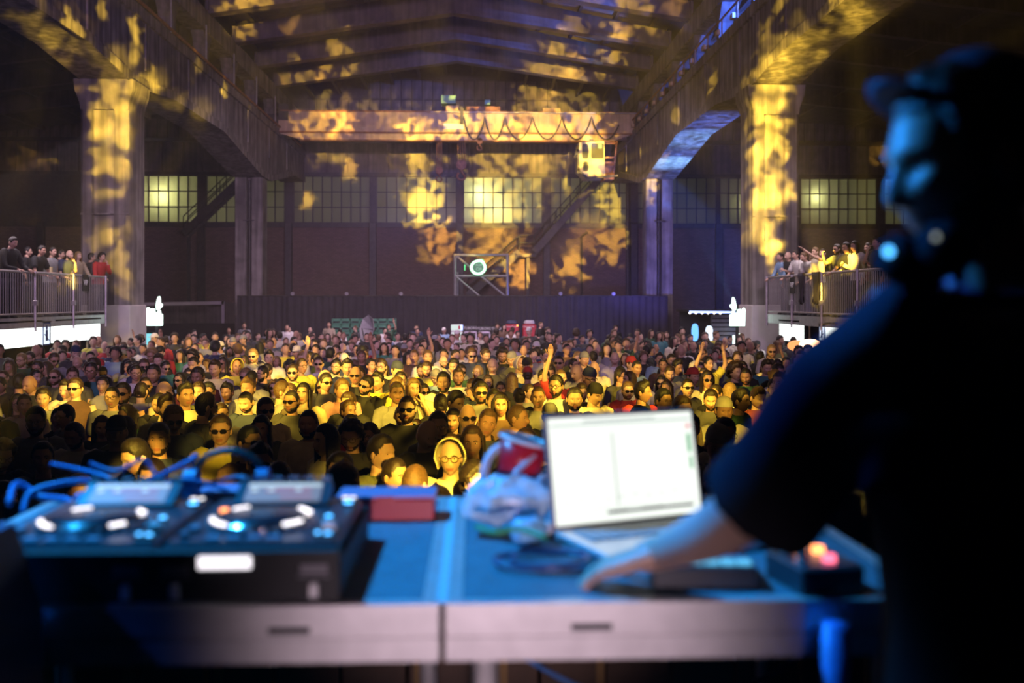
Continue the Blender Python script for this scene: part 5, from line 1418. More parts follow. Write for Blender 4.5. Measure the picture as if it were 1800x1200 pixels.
while tries < 42000:
    tries += 1
    y = 5.3 + 36.7 * r2.random() ** .8; t = r2.uniform(-.62, .60); x = t * y
    if not in_hall(x, y): continue
    px = to_px((x, y, 1.6))[0]
    if px < -110 or px > 1640: continue
    if 930 < px < 1245 and y < 6.4: continue
    if okp(x, y, min_d(y)):
        addc(x, y); cand.append((x, y)); FAR[0] += y > 31.5
cand.sort(key=lambda p: p[1])
def hidden(x, y):
    px, py = to_px((x, y, 1.62)); return (950 < px < 1230 and py > 745) or px > 1480 or px < -40
near = [p for p in cand if not hidden(*p) or p[1] < 8.5]
ind = near[:max(0, NIND - len(CROWD))]; indset = set(ind)
rest = [p for p in cand if p not in indset]
ZONES = [(-999, 100, 'in line with the left light boxes'), (100, 245, 'in line with the left front column'), (245, 330, 'in line with the left hand sign'), (330, 420, 'in line with the pale gate frame'), (420, 500, 'in line with the left rear column'), (500, 580, 'left of the green crates'), (580, 640, 'below the left half of the crates'),
         (640, 700, 'below the right half of the crates'), (700, 790, 'between crates and fridges'), (790, 850, 'below the green neon'), (850, 915, 'below the dark fridges'), (915, 975, 'below the red coolers'), (975, 1060, 'in line with the crane cab'), (1060, 1130, 'left of the blue column'),
         (1130, 1190, 'in line with the blue column'), (1190, 1260, 'in line with the oval boards'), (1260, 1320, 'in line with the right hand sign'), (1320, 1400, 'in line with the right front column'), (1400, 2500, 'below the right balcony')]
DEPTH = [(0, 6.6, 'front row'), (6.6, 7.8, 'second row'), (7.8, 9.2, 'third row'), (9.2, 10.8, 'fourth row'), (10.8, 12.6, 'mid crowd'), (12.6, 15, 'back half'), (15, 18, 'rear crowd'), (18, 99, 'far crowd')]
SH = ['black'] * 8 + ['charcoal'] * 5 + ['white'] * 4 + ['grey'] * 4 + ['navy'] * 3 + ['olive', 'maroon', 'beige', 'brown', 'teal', 'red', 'cream', 'cream', 'dark-green', 'sky-blue', 'yellow']
VAR = []
for k in range(46):
    fem = k % 4 == 3
    hair = r2.choice(['long', 'bun', 'bob', 'long']) if fem else r2.choice(['short', 'crop', 'buzz', 'quiff', 'short', 'bald', 'crop', 'curly'])
    pose = r2.choice([('down', 'down')] * 13 + [('fold', 'fold'), ('drink', 'down'), ('down', 'drink'), ('down', 'phone'), ('hips', 'down')])
    ew = r2.choice([None] * 6 + ['sun', 'sun', 'wire'])
    hd = r2.choice(['none'] * 12 + ['cap', 'capback', 'beanie'])
    VAR.append(dict(face=1 if fem else r2.choice([0, 2, 3]), hair=hair, pose=pose, eyewear=ew, head=hd, beard=(False if fem else r2.choice([False, False, 'thin', 'full'])), sleeve=r2.choice(['short', 'short', 'short', 'long', 'none' if fem else 'short']), yaw=round(r2.uniform(-.5, .5), 1), pitch=round(r2.choice([0, 0, .1, .25, -.05]), 2)))
POSEW = {('down', 'down'): '', ('fold', 'fold'): ' arms folded', ('drink', 'down'): ' holding a forearm up', ('down', 'drink'): ' holding a forearm up', ('down', 'phone'): ' hand held before the face', ('down', 'up'): ' one arm raised', ('hips', 'down'): ' hand on hip'}
used = set()
for i, (x, y) in enumerate(ind):
    px, py = to_px((x, y, 1.62))
    zone = [z for a, b, z in ZONES if a <= px < b][0]; dep = [d for a, b, d in DEPTH if a <= y < b][0]
    away = r2.random() < .10
    rz = r2.gauss(0, .38) + (math.pi if away else 0) + math.atan2(x, y) * .5 * (-1)
    for tr in range(60):
        v = r2.choice(VAR); sh = r2.choice(SH); hat = r2.choice(['black', 'white', 'navy', 'red', 'grey'])
        turn = ' turned away' if away else ''
        top = {'short': 'tee', 'long': 'long-sleeved top', 'none': 'strap top'}[v['sleeve']]
        acc = {'cap': ' and %s cap' % hat, 'capback': ' and backwards %s cap' % hat, 'beanie': ' and %s beanie' % hat}.get(v['head'], '') + ({'sun': ', sunglasses', 'wire': ', spectacles'}.get(v['eyewear'], '') if not away else '')
        lab = 'person in %s %s%s%s%s, %s, %s' % (sh, top, acc, POSEW[v['pose']], turn, dep, zone)
        if lab not in used and len(lab.split()) <= 16: break
    used.add(lab)
    sc0 = r2.uniform(.93, 1.05) if v['face'] != 1 else r2.uniform(.88, .97)
    make_person((x, y, 0), rz, lab, sh, r2.choice(['charcoal', 'navy', 'black', 'grey']), r2.randrange(6) if r2.random() < .35 else r2.randrange(3), r2.randrange(5), sc0, 'people in the crowd', hat, **v)
# ---- the many beyond: one body of geometry
def crowd_mass(pts):
    V = []; F = []; C = []; base = []
    r3 = random.Random(5)
    for k in range(10):
        fem = k % 4 == 3
        p = person_parts(face=1 if fem else (0, 2, 3)[k % 3], hair=('short', 'crop', 'buzz', 'long', 'quiff', 'bald', 'crop', 'bun', 'short', 'curly')[k], pose=('down', 'up') if k == 8 else [('down', 'down'), ('down', 'down'), ('fold', 'fold'), ('down', 'down')][k % 4], head='cap' if k == 4 else 'none', lo=True, yaw=(-.4, 0, .4, .2)[k % 4], sleeve='short')
        L = []
        for nm, me in p.items():
            co = np.empty(len(me.vertices) * 3); me.vertices.foreach_get('co', co)
            L.append((nm, co.reshape(-1, 3), [tuple(q.vertices) for q in me.polygons]))
        base.append(L)
    off = 0
    for (x, y) in pts:
        L = base[r3.choice([0, 1, 2, 3, 4, 5, 6, 7, 9, 0, 1, 2, 3, 5, 6, 7, 9, 0, 1, 2, 3, 4, 6, 7, 9, 8])]; s = r3.uniform(.9, 1.05); a = r3.gauss(0, .4) + (math.pi if r3.random() < .12 else 0)
        ca, sa = math.cos(a), math.sin(a); Rm = np.array([[ca, -sa, 0], [sa, ca, 0], [0, 0, 1]])
        cs = {'body': r3.choice(SKINS), 'shirt': COLORS[r3.choice(SH)], 'hair': r3.choice(HAIRC[:5]), 'cap': COLORS[r3.choice(['white', 'black', 'grey'])]}
        for nm, co, fs in L:
            v = (co * s) @ Rm.T + np.array([x, y, 0]); V.append(v); F.extend([tuple(i + off for i in f) for f in fs]); C.extend([cs.get(nm, (.1, .1, .1))] * len(fs)); off += len(co)
    me = bpy.data.meshes.new('crowd'); me.from_pydata(np.concatenate(V).tolist(), [], F)
    at = me.attributes.new('tint', 'FLOAT_COLOR', 'FACE'); at.data.foreach_set('color', np.array([(*c, 1) for c in C], dtype=np.float32).reshape(-1))
    me.polygons.foreach_set('use_smooth', [True] * len(F))
    m = bpy.data.materials.new('crowd_cloth_and_skin'); m.use_nodes = True; nt = m.node_tree
    an = nt.nodes.new('ShaderNodeAttribute'); an.attribute_name = 'tint'; nt.links.new(an.outputs['Color'], nt.nodes['Principled BSDF'].inputs['Base Color']); nt.nodes['Principled BSDF'].inputs['Roughness'].default_value = .65
    me.materials.append(m)
    return tag(put('crowd', me), 'dense far part of the crowd filling the hall to the drape', 'crowd', kind='stuff')
crowd_mass(rest)
print('CROWD', len(CROWD), len(ind), len(rest), 'first rest y', min([p[1] for p in rest if not hidden(*p)]))

# ================================================================== people on the balconies
def bperson(px, py, side, label, rz_off=0.0, back=.32, **kw):
    """head seen at (px, py) for somebody standing on the balcony `back` metres behind the railing"""
    X = (XL - back) if side == 'left' else (XR - .12 + back)
    lean = kw.get('lean', 0.0); sc0 = kw.pop('scale', 1.0)
    p = at_x(px, py, X)
    rz = (R(90) if side == 'left' else R(-90)) + rz_off       # faces the nave, -y local -> +x / -x
    f = Vector((0, -1, 0)); f.rotate(Matrix.Rotation(rz, 3, 'Z'))
    off = math.sin(lean) * .7
    make_person((p.x - f.x * off, p.y - f.y * off, DZ), rz, label, group='people on the %s balcony' % side, scale=sc0, **kw)
B = 'left'
bperson(20, 440, B, 'person in a black hooded jacket leaning at the end of the left balcony', -.3, lean=.15, face=0, hair='short', shirt='black', sleeve='long', pose=('rail', 'rail'), pitch=.25, scale=1.06)
bperson(73, 441, B, 'person in a black tee with forearms on the left railing holding a beer', -.2, lean=.25, face=2, hair='short', shirt='black', pose=('rail', 'rail'), skin=1)
bperson(92, 446, B, 'person in a grey tank top beside the one holding a beer', -.3, lean=.1, back=.5, face=0, hair='short', shirt='grey', sleeve='none', pose=('rail', 'down'))
bperson(106, 452, B, 'person in navy behind the one in a dark blue top, left balcony', .1, back=.9, face=3, hair='crop', shirt='navy', pose=('drink', 'down'))
bperson(122, 457, B, 'person in dark blue propping the chin on a hand, lit yellow', -.4, lean=.35, back=.36, face=2, hair='bald', beard='full', shirt='navy', pose=('rail', 'face'), skin=2)
bperson(137, 460, B, 'person in a beige long-sleeved top, lit yellow at the left railing', -.5, lean=.1, back=.8, face=1, hair='long', hairc=5, shirt='beige', sleeve='long', pose=('rail', 'rail'), skin=2)
bperson(160, 452, B, 'person in a checked grey shirt standing sideways on the left balcony', .6, back=.8, face=0, hair='crop', shirt='charcoal', sleeve='long', pose=('down', 'drink'))
bperson(179, 463, B, 'person in a red jacket at the end of the left balcony by the column', -.5, lean=.2, face=1, hair='curly', shirt='red', sleeve='long', pose=('rail', 'face'))
bperson(48, 449, B, 'person in black standing back in the shade on the left balcony', .2, back=1.1, face=3, hair='short', shirt='black')
B = 'right'
bperson(1372, 464, B, 'person in a grey-blue shirt at the column end of the right railing', .3, lean=.2, face=0, hair='short', shirt='sky-blue', sleeve='long', pose=('rail', 'rail'))
bperson(1386, 452, B, 'person in a black tee standing second from the column on the right balcony', .3, lean=.05, back=.45, face=2, hair='bald', shirt='black', pose=('down', 'drink'), skin=2)
bperson(1399, 459, B, 'person in a white tee and open dark jacket on the right balcony', .3, lean=.22, face=0, hair='short', shirt='white', sleeve='short', pose=('rail', 'rail'), hairc=1)
bperson(1413, 464, B, 'person in a white tee bending far over the right railing', .3, lean=.55, back=.3, face=0, hair='crop', shirt='white', pose=('rail', 'rail'), hairc=3)
bperson(1434, 474, B, 'person in a pale top stretching an arm out over the crowd, lit yellow', .3, lean=.15, back=.35, face=1, hair='short', shirt='cream', sleeve='none', pose=('down', 'point'), skin=2, hairc=3)
bperson(1447, 452, B, 'person in black clapping with raised hands, lit yellow', .4, lean=.05, back=.85, face=0, hair='short', shirt='black', pose=('phone', 'phone'), skin=2, hairc=1)
bperson(1472, 456, B, 'person in an olive tee with hands raised beside the clapping one', .3, lean=.12, back=.4, face=2, hair='short', eyewear='sun', beard='full', shirt='olive', pose=('phone', 'rail'), hairc=0)
bperson(1488, 452, B, 'person in a black tee at the middle of the right railing, arm on the rail', .4, lean=.12, back=.36, face=2, hair='crop', shirt='black', pose=('rail', 'down'), skin=1, hairc=0)
bperson(1503, 458, B, 'person in a white lace top on the right balcony', .3, lean=.1, back=.36, face=1, hair='long', shirt='white', sleeve='long', pose=('drink', 'down'), hairc=0)
bperson(1527, 460, B, 'person in a dark red top half hidden behind the raised phone', .3, back=1.0, face=1, hair='bob', shirt='maroon', pose=('down', 'drink'))
bperson(1542, 446, B, 'person in a black tee holding a hand up to the face near the performer', .3, back=.36, face=0, hair='quiff', shirt='black', pose=('face', 'down'), hairc=0)
for px, py, w_, h_, X, lab in ((1409, 514, .22, .75, XR - .2, 'black jacket hung over the right railing beside the VIP sign'), (1435, 509, .34, .75, XR - .2, 'black jacket hung over the right railing under the bending person')):
    c = at_x(px, py, X); t = thing('hung_jacket', lab, 'jacket')
    mb = MB(); n = 9
    vs = []; 
    for lay, dx in ((0, -.03), (1, .03)):
        for i in range(7):
            for k in range(n):
                u = k / (n - 1) - .5; v = i / 6
                vs.append((c.x + dx * (1.2 - .6 * v) + .02 * math.sin(k * 2.1 + i), c.y + u * w_ * (1 + .25 * math.sin(v * 5 + px)), DZ + 1.09 - v * h_ + (.04 * math.sin(k * 1.7) * v)))
    fs = []
    for lay in (0, 1):
        for i in range(6):
            for k in range(n - 1):
                b0 = lay * 7 * n + i * n + k; q = (b0, b0 + 1, b0 + n + 1, b0 + n); fs.append(q if lay else q[::-1])
    for k in range(n - 1): fs += [(k, k + 1, 7 * n + k + 1, 7 * n + k), (6 * n + k, 7 * n + 6 * n + k, 7 * n + 6 * n + k + 1, 6 * n + k + 1)]
    for i in range(6):
        for k in (0, n - 1): b0 = i * n + k; fs.append((b0, b0 + n, 7 * n + b0 + n, 7 * n + b0))
    mb.add(vs, fs).build('cloth', M['drape'], t, True)
p = at_x(90, 473, XL - .02)
t = thing('beer_cup', 'clear plastic cup of beer held on the left railing', 'cup', (p.x, p.y, DZ + 1.08))
MB().tube([(0, 0, 0), (0, 0, .13)], [.028, .04], 12).build('cup', mat('plastic_cup', (.7, .6, .3), .2), t); MB().tube([(0, 0, .11), (0, 0, .128)], [.037, .038], 12).build('foam', M['white'], t)

# ================================================================== DJ table: two stage decks on legs
FRONT = TOP
ya_, yb_ = 1.80, 2.78
seam = at_z(777, 1065, TOP).x
dkL = thing('stage_deck_table', 'aluminium-framed stage deck carrying the record players, left half of the table', 'table', (0, 0, 0), 0, 'deck halves of the table')
dkR = thing('stage_deck_table', 'aluminium-framed stage deck carrying the laptop, right half of the table', 'table', (0, 0, 0), 0, 'deck halves of the table')
for t, xa, xb in ((dkL, seam - 1.1, seam - .006), (dkR, seam + .006, seam + 0.92)):
    MB().span((xa + .02, ya_ + .02, TOP - .03), (xb - .02, yb_ - .02, TOP)).build('plywood_top', M['deck'], t)
    for y0, sgn in ((ya_, 1), (yb_, -1)):
        mb = MB(); y1 = y0 + .03 * sgn
        mb.span((xa, y0, TOP - .052), (xb, y1, TOP + .001)); mb.span((xa, y0 + .007 * sgn, TOP - .060), (xb, y1, TOP - .052)); mb.span((xa, y0, TOP - .102), (xb, y1, TOP - .060))
        mb.build('edge_profile', M['alu'], t)
    for x0, sgn in ((xa, 1), (xb, -1)): MB().span((x0, ya_ + .03, TOP - .10), (x0 + .03 * sgn, yb_ - .03, TOP + .0012)).build('edge_profile', M['alu'], t)
    for fx in ((.63,) if t is dkL else (.30,)):
        xs_ = xa + (xb - xa) * fx if t is dkR else at_y(508, 1112, ya_).x
        if t is dkR: xs_ = at_y(1040, 1107, ya_).x
        MB().span((xs_ - .037, ya_ - .002, TOP - .049), (xs_ + .037, ya_ + .004, TOP - .037)).build('slot', M['black'], t)
    for lx in (xa + .06, xb - .06):
        for ly in (ya_ + .12, yb_ - .06):
            if t is dkL and lx > xa + .5 and ly < 2: continue
            if t is dkR and lx < xa + .5: lx = at_y(853, 1180, 1.92).x
            l = MB().tube([(lx, ly, STAGE), (lx, ly, TOP - .09)], .024, 12).build('leg', M['alu'], t)
            MB().cyl((lx, ly, STAGE), (lx, ly, STAGE + .03), .034, 12).build('foot', M['rubber'], l)
# pale tape along the seam
tag(MB().span((seam - .010, ya_ + .005, TOP + .0015), (seam + .010, yb_ - .01, TOP + .003)).build('seam_tape', mat('pale_tape', (.55, .62, .66), .4)), 'pale strip of tape over the seam between the two decks', 'tape')
# board fence in front of the stage, seen under the table
fb_ = thing('stage_fence', 'dark wooden slat fence below and beyond the table', 'fence')
bmz = MB().cbox((0, 0, .45), (.19, .02, .9), .004).mesh('board', M['wood'])
for k in range(24): put('board', bmz, fb_, (-2.3 + .2 * k, 3.02, STAGE))
for z in (.15, .75): MB().span((-2.4, 3.03, STAGE + z), (2.5, 3.06, STAGE + z + .08)).build('rail', M['wood'], fb_)
bt_ = MB().span((-.012, -.02, 0), (.012, 0, .9)).mesh('batten', mat('gold_batten', (.30, .17, .05), .5))
for px in (80, 225, 385, 735, 885, 1055): put('batten', bt_, fb_, (at_y(px, 1180, 3.0).x, 3.01, STAGE))
# dark blue case at the left edge
bl = thing('road_case', 'dark blue road case with a grey edge rail at the left of the table', 'road case')
a, b = at_y(-70, 860, 1.72), at_y(50, 1060, 1.72)
rings = [[Vector((a.x - .3, 1.45, z)), Vector((b.x + k, 1.45, z)), Vector((b.x + k, 1.78, z)), Vector((a.x - .3, 1.78, z))] for z, k in ((STAGE, .015), (TOP, .0), (TOP + .16, -.05))]
MB().loft(rings).build('case_body', mat('blue_vinyl', (.03, .06, .16), .5), bl)
MB().bar((b.x + .012, 1.45, TOP - .01), (b.x - .04, 1.45, TOP + .16), .014).build('edge_rail', M['galv'], bl)
MB().bar((b.x + .012, 1.44, TOP - .012), (b.x + .024, 1.44, STAGE), .02).build('edge_rail', mat('blue_rail', (.05, .12, .4), .4), bl)

# ------------------------------------------------------------------ record players in flight cases
def player(xc, label, bright, n):
    z0 = TOP + .003; cy = 2.08
    c = thing('flight_case', 'black flight case tray under the %s player' % ('left' if n == 0 else 'right'), 'flight case', (xc, cy, z0))
    MB().span((-.170, -.25, 0), (.170, .23, .012)).build('tray_floor', M['black'], c)
    MB().cbox((0, -.245, .046), (.345, .02, .092), .003).build('front_wall', M['black'], c)
    for s in (-1, 1): MB().cbox((s * .168, -.01, .035), (.012, .47, .07), .003).build('side_wall', M['black'], c)
    MB().cbox((0, .225, .035), (.345, .012, .07), .003).build('rear_wall', M['black'], c)
    for s in (-1, 1):
        MB().cbox((s * .125, -.259, .020), (.016, .008, .026), .002).build('latch', M['white'], c)  # white colour stands in for glints on chrome latches
        MB().span((s * .125 - .025, -.2565, .050), (s * .125 + .025, -.2555, .066)).build('printed_mark', mat('faded_print', (.16, .15, .17), .5), c)
        MB().span((s * .125 - .03, -.2565, .042), (s * .125 + .03, -.2555, .045)).build('printed_mark', mat('faded_print', (.16, .15, .17), .5), c)
    if n == 1: MB().cbox((-.035, -.259, .072), (.095, .006, .022), .002).build('badge_glow', M['badge'], c)  # white label; its emission stands in for lamp light falling on it
    t = thing('media_player', label, 'media player', (xc, cy, z0 + .014))
    H = .082
    body = MB(); body.cbox((0, 0, H / 2), (.322, .42, H), .008); body.build('chassis', M['cdj'], t)
    jc = (-.012, -.045)
    j = MB().tube([(jc[0], jc[1], H), (jc[0], jc[1], H + .012)], [.108, .104], 40).build('jog_wheel', M['chrome'], t, True)
    MB().tube([(jc[0], jc[1], H + .011), (jc[0], jc[1], H + .016)], [.088, .084], 40).build('jog_plate', mat('jog_black', (.02, .02, .028), .25), j, True)
    MB().cyl((jc[0], jc[1], H + .016), (jc[0], jc[1], H + .0175), .022, 20).build('jog_display', M['screen_dim'], j)
    for k in range(28):
        a = 2 * math.pi * k / 28
        MB().box((jc[0] + .105 * math.cos(a), jc[1] + .105 * math.sin(a), H + .006), (.006, .010, .010), Matrix.Rotation(a, 3, 'Z')).build('grip_dimple', M['alu'], j)
    # raised display bridge at the rear
    rt = Matrix.Rotation(R(24), 3, 'X')
    s = MB().box((-.005, .150, H + .016), (.205, .085, .018), rt).build('display_bridge', M['cdj'], t)
    def on(x, y, z=.0095): return Vector((-.005, .150, H + .016)) + rt @ Vector((x, y, z))
    MB().box(on(0, 0), (.165, .068, .002), rt).build('display', M['player_screen'], s)
    MB().box(on(0, .026, .011), (.160, .012, .002), rt).build('waveform_bar', M['player_bar'], s)
    MB().box(on(.01, .006, .011), (.10, .014, .002), rt).build('waveform_bar', M['player_pink'], s)
    MB().box(on(.03, -.020, .011), (.07, .010, .002), rt).build('waveform_bar', M['player_pink'], s)
    for x in (-.065, -.028, .032): MB().box(on(x, .006, .0115), (.013, .011, .002), rt).build('cue_tile', M['player_bar'], s)
    for k in range(6): MB().cbox((-.10 + k * .036, .199, H + .044), (.022, .006, .012), .001).build('rear_button', M['btn'], t)
    for i, (x, y, m_, r_) in enumerate(((.118, -.02, 'led_blue', .007), (.128, .17, 'led_white', .007), (.145, .17, 'led_white', .006), (.140, .12, 'led_blue', .010), (-.135, -.16, 'led_blue', .008), (-.13, -.11, 'btn', .012), (.138, -.17, 'led_blue', .006), (.118, -.165, 'led_blue', .005))):
        if m_ == 'led_blue' and i in (4,) and n == 1: m_ = 'btn'
        MB().tube([(x, y, H), (x, y, H + .006)], [r_ + .004, r_ + .003], 14).build('button_ring', M['cdj'], t); MB().cyl((x, y, H + .006), (x, y, H + .0085), r_, 14).build('button', M[m_], t)
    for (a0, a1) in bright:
        MB().tube([(jc[0] + .097 * math.cos(R(a)), jc[1] + .097 * math.sin(R(a)), H + .012) for a in np.linspace(a0, a1, 7)], .0055, 6).build('jog_glint', M['jog_glint'], j, True)  # reflections on the chrome ring drawn as glowing arcs
    MB().span((.118, -.20, H), (.150, -.06, H + .002)).build('pitch_slot', M['black'], t); MB().cbox((.134, -.12, H + .010), (.026, .016, .018), .003).build('pitch_fader', M['alu'], t)
    for k in range(4): MB().cbox((-.075 + .038 * k, -.185, H + .003), (.026, .018, .006), .002).build('pad', M['btn'], t)
    return t
M['badge'] = emis('badge_glow', (1.0, .93, 1.0), 1.6); M['jog_glint'] = emis('jog_glint', (1.0, .93, .97), 2.6)
M['screen_dim'] = emis('jog_screen', (.2, .2, .3), .15)
M['btn'] = mat('blue_grey_button', (.22, .28, .36), .4)
M['led_white'].node_tree.nodes['Principled BSDF'].inputs['Emission Strength'].default_value = 2.2
M['led_blue'].node_tree.nodes['Principled BSDF'].inputs['Emission Strength'].default_value = 4.0
pxL, pxR = at_z(122, 945, TOP + .1).x + .012, at_z(438, 942, TOP + .1).x + .012
player(pxL, 'black media player with glints painted on the jog ring, left of the two', ((195, 238), (308, 326), (112, 135), (30, 45)), 0)
player(pxR, 'black media player with glints painted on the jog ring beside the red box', ((192, 236), (306, 332), (118, 138), (22, 50)), 1)
MB().ball((0, 0, 0), .001, 4, 3)
tj = [o for o in COL.objects if o.name.startswith('media_player')][-1]
MB().cyl((-.108, .035, .082), (-.108, .035, .094), .009, 12).build('play_button', M['led_orange'], tj)
M['led_orange'].node_tree.nodes['Principled BSDF'].inputs['Emission Strength'].default_value = 4.0
for mx_, lab in ((pxL, 'left'), (pxR, 'right')):
    pass
# mixer between the players is a slim strip of knobs
mz = thing('mixer_strip', 'narrow mixer strip with knobs between the two players', 'mixer', ((pxL + pxR) / 2 + .0, 2.33, TOP + .003))
mx0 = (pxR - pxL) - .355
# cables behind and over the players
def cable(pts, r, label, m_='rubber', name='cable'):
    P = [Vector(p) for p in pts]; path = []
    for i in range(len(P) - 1):
        p0, p1, p2, p3 = P[max(i - 1, 0)], P[i], P[i + 1], P[min(i + 2, len(P) - 1)]
        for k in range(8):
            t = k / 8; path.append(0.5 * ((2 * p1) + (p2 - p0) * t + (2 * p0 - 5 * p1 + 4 * p2 - p3) * t * t + (3 * p1 - p0 - 3 * p2 + p3) * t ** 3))
    path.append(P[-1])
    return tag(MB().tube(path, r, 7).build(name, M[m_] if isinstance(m_, str) else m_, None, True), label, 'cable')
bpl = mat('blue_cable', (.05, .16, .42), .4)
def T(px, py, Y): return at_y(px, py, Y)
cable([T(40, 900, 2.45), T(60, 862, 2.5), T(150, 845, 2.55), T(190, 868, 2.55), T(250, 850, 2.6), T(330, 812, 2.6), T(345, 800, 2.62)], .007, 'thick blue cable arching behind the left player', bpl)
cable([T(90, 815, 2.7), T(180, 835, 2.6), T(240, 868, 2.55), T(320, 842, 2.5), T(400, 862, 2.5)], .005, 'thin blue cable looping behind both players', bpl)
cable([T(15, 885, 2.4), T(30, 850, 2.5), T(70, 872, 2.5), T(120, 880, 2.45), T(140, 905, 2.4)], .008, 'blue cable bent at the left rear of the left player', bpl)
cable([T(160, 815, 2.6), T(205, 828, 2.55), T(255, 810, 2.6), T(300, 860, 2.55), T(420, 838, 2.55), T(430, 862, 2.5)], .006, 'dark cable crossing above the left player screen', mat('dark_blue_cable', (.03, .06, .2), .4))
cable([T(115, 905, 2.4), T(135, 880, 2.42), T(150, 870, 2.44), T(235, 866, 2.5)], .009, 'short thick plug cable at the left player', bpl)
hd = thing('headphones', 'dark headphones lying behind the right player', 'headphones', T(400, 842, 2.55))
MB().tube([(.09 * math.cos(a), .02 * math.sin(a), .07 * math.sin(a)) for a in [math.pi * k / 14 for k in range(15)]], .008, 8).build('headband', M['rubber'], hd, True)
for s in (-1, 1): MB().cyl((s * .075, 0, -.01), (s * .105, 0, -.01), .038, 16).build('ear_cup', mat('ear_cup', (.03, .07, .22), .4), hd)
# red boxes
def redbox(px0, px1, py0, py1, Y, d, label):
    A, B2 = T(px0, py0, Y), T(px1, py1, Y); t = thing('red_box', label, 'box')
    z0 = max(TOP + .004, B2.z)
    MB().cbox(((A.x + B2.x) / 2, Y + d / 2, (z0 + A.z) / 2), (B2.x - A.x, d, A.z - z0), .006).build('body', M['red'], t)
    MB().cbox(((A.x + B2.x) / 2, Y + d / 2, A.z + .004), (B2.x - A.x + .004, d + .004, .007), .002).build('lid', mat('pink_lid', (.45, .22, .38), .4), t)
    MB().span(((A.x + B2.x) / 2 - .02, Y - .006, A.z - .012), ((A.x + B2.x) / 2 + .02, Y, A.z + .006)).build('catch', M['red'], t)
redbox(592, 764, 877, 914, 2.48, .12, 'red plastic box with a pinkish lid at the far edge of the table')
redbox(300, 482, 868, 890, 2.60, .10, 'long red box behind the right player')
redbox(620, 650, 873, 880, 2.70, .04, 'small red box at the far edge behind the large red one')
# cable heap with red cup left of the laptop
rc = thing('red_cup', 'large red cup tilted in the cable heap left of the laptop', 'cup', T(905, 850, 2.45)); rc.rotation_euler = (0, R(14), 0)
MB().tube([(0, 0, 0), (0, 0, .11)], [.05, .062], 20).build('cup', M['red'], rc, True); MB().tube([(.062 * math.cos(a), .062 * math.sin(a), .11) for a in [2 * math.pi * k / 20 for k in range(20)]], .005, 6, closed=True).build('rim', M['white'], rc, True)
lilac = mat('pale_cable', (.45, .50, .62), .4)
cable([T(858, 900, 2.4), T(850, 840, 2.42), T(862, 800, 2.44), T(892, 782, 2.45), T(922, 800, 2.45), T(940, 835, 2.45), T(975, 850, 2.5)], .010, 'thick pale cable looping over the red cup', lilac)
cable([T(940, 800, 2.4), T(905, 835, 2.36), T(930, 860, 2.35), T(960, 830, 2.38)], .006, 'thin pale cable crossing the red cup', lilac)
bg = thing('plastic_bag', 'crumpled pale blue plastic bag beneath the red cup', 'bag', (0, 0, 0))
mb = MB(); cB = T(890, 880, 2.34); mb.ball(cB, (.105, .07, .05), 22, 14)
mb.v = [(x + .022 * mnoise.noise(Vector((x, y, z)) * 26), y + .018 * mnoise.noise(Vector((y, z, x)) * 30), max(TOP + .004, z + .024 * mnoise.noise(Vector((z, x, y)) * 28))) for x, y, z in mb.v]
mb.build('film', mat('plastic_film', (.45, .62, .72), .18), bg)
b2 = thing('water_bottle', 'clear blue plastic bottle lying left of the laptop', 'bottle', (0, 0, 0))
A, B2 = T(905, 915, 2.2), T(958, 895, 2.24); A.z = B2.z = TOP + .036
MB().tube([A, A.lerp(B2, .1), A.lerp(B2, .7), A.lerp(B2, .85), B2], [.02, .031, .031, .016, .013], 14).build('bottle_body', mat('bottle_plastic', (.25, .55, .75), .12), b2, True); MB().tube([B2, B2 + (B2 - A) * .12], .015, 12).build('bottle_cap', M['white'], b2)
cable([T(838, 925, 2.1), T(870, 935, 2.05), T(915, 930, 2.05), T(960, 945, 2.0)], .006, 'green cable on the table in front of the plastic bag', mat('green_cable', (.05, .28, .10), .4))
def flat_coil(px, py, rad, turns, label, m_):
    c = at_z(px, py, TOP + .01); path = []
    for k in range(turns * 20):
        a = 2 * math.pi * k / 20; r_ = rad * (1 - .13 * (k / 20) + .06 * math.sin(2 * a + k * .09)); path.append((c.x + .012 * math.sin(k * .13) + 1.25 * r_ * math.cos(a), c.y + .010 * math.cos(k * .17) + .8 * r_ * math.sin(a), TOP + .008 + .003 * (k / 20)))
    return tag(MB().tube(path, .005, 6).build('coiled_cable', m_, None, True), label, 'cable')
flat_coil(965, 985, .10, 3, 'coil of dark blue cable on the table in front of the laptop', mat('navy_cable', (.03, .07, .16), .35))

cable([(seam + .1, 2.6, STAGE + .62), (.35, 2.5, STAGE + .50), (.75, 2.55, STAGE + .52), (1.0, 2.6, STAGE + .7)], .007, 'dark blue cable sagging beneath the right half of the table', bpl)
# ------------------------------------------------------------------ laptop
Lp = Vector((at_z(972, 934, TOP + .02).x, at_z(972, 934, TOP + .02).y, TOP + .004))
ang = R(22)
lp = thing('laptop', 'open silver laptop with a bright white screen', 'laptop', Lp, ang)
WL, DL, HL_ = .415, .265, .266
MB().cbox((WL / 2, -DL / 2, .009), (WL, DL, .018), .004).build('base', M['silver'], lp)
kb = MB().span((.03, -.13, .0182), (WL - .03, -.030, .0188)).build('keyboard', mat('key_well', (.30, .31, .33), .5), lp)
km = MB().cbox((0, 0, 0), (.021, .017, .003), .001).mesh('key', mat('key_grey', (.30, .31, .33), .4))
for i in range(13):
    for j in range(5): put('key', km, kb, (.047 + i * .0243, -.040 - j * .0195, .0203))
MB().span((WL / 2 - .055, -.225, .0182), (WL / 2 + .055, -.145, .0186)).build('trackpad', mat('trackpad', (.5, .5, .52), .3), lp)
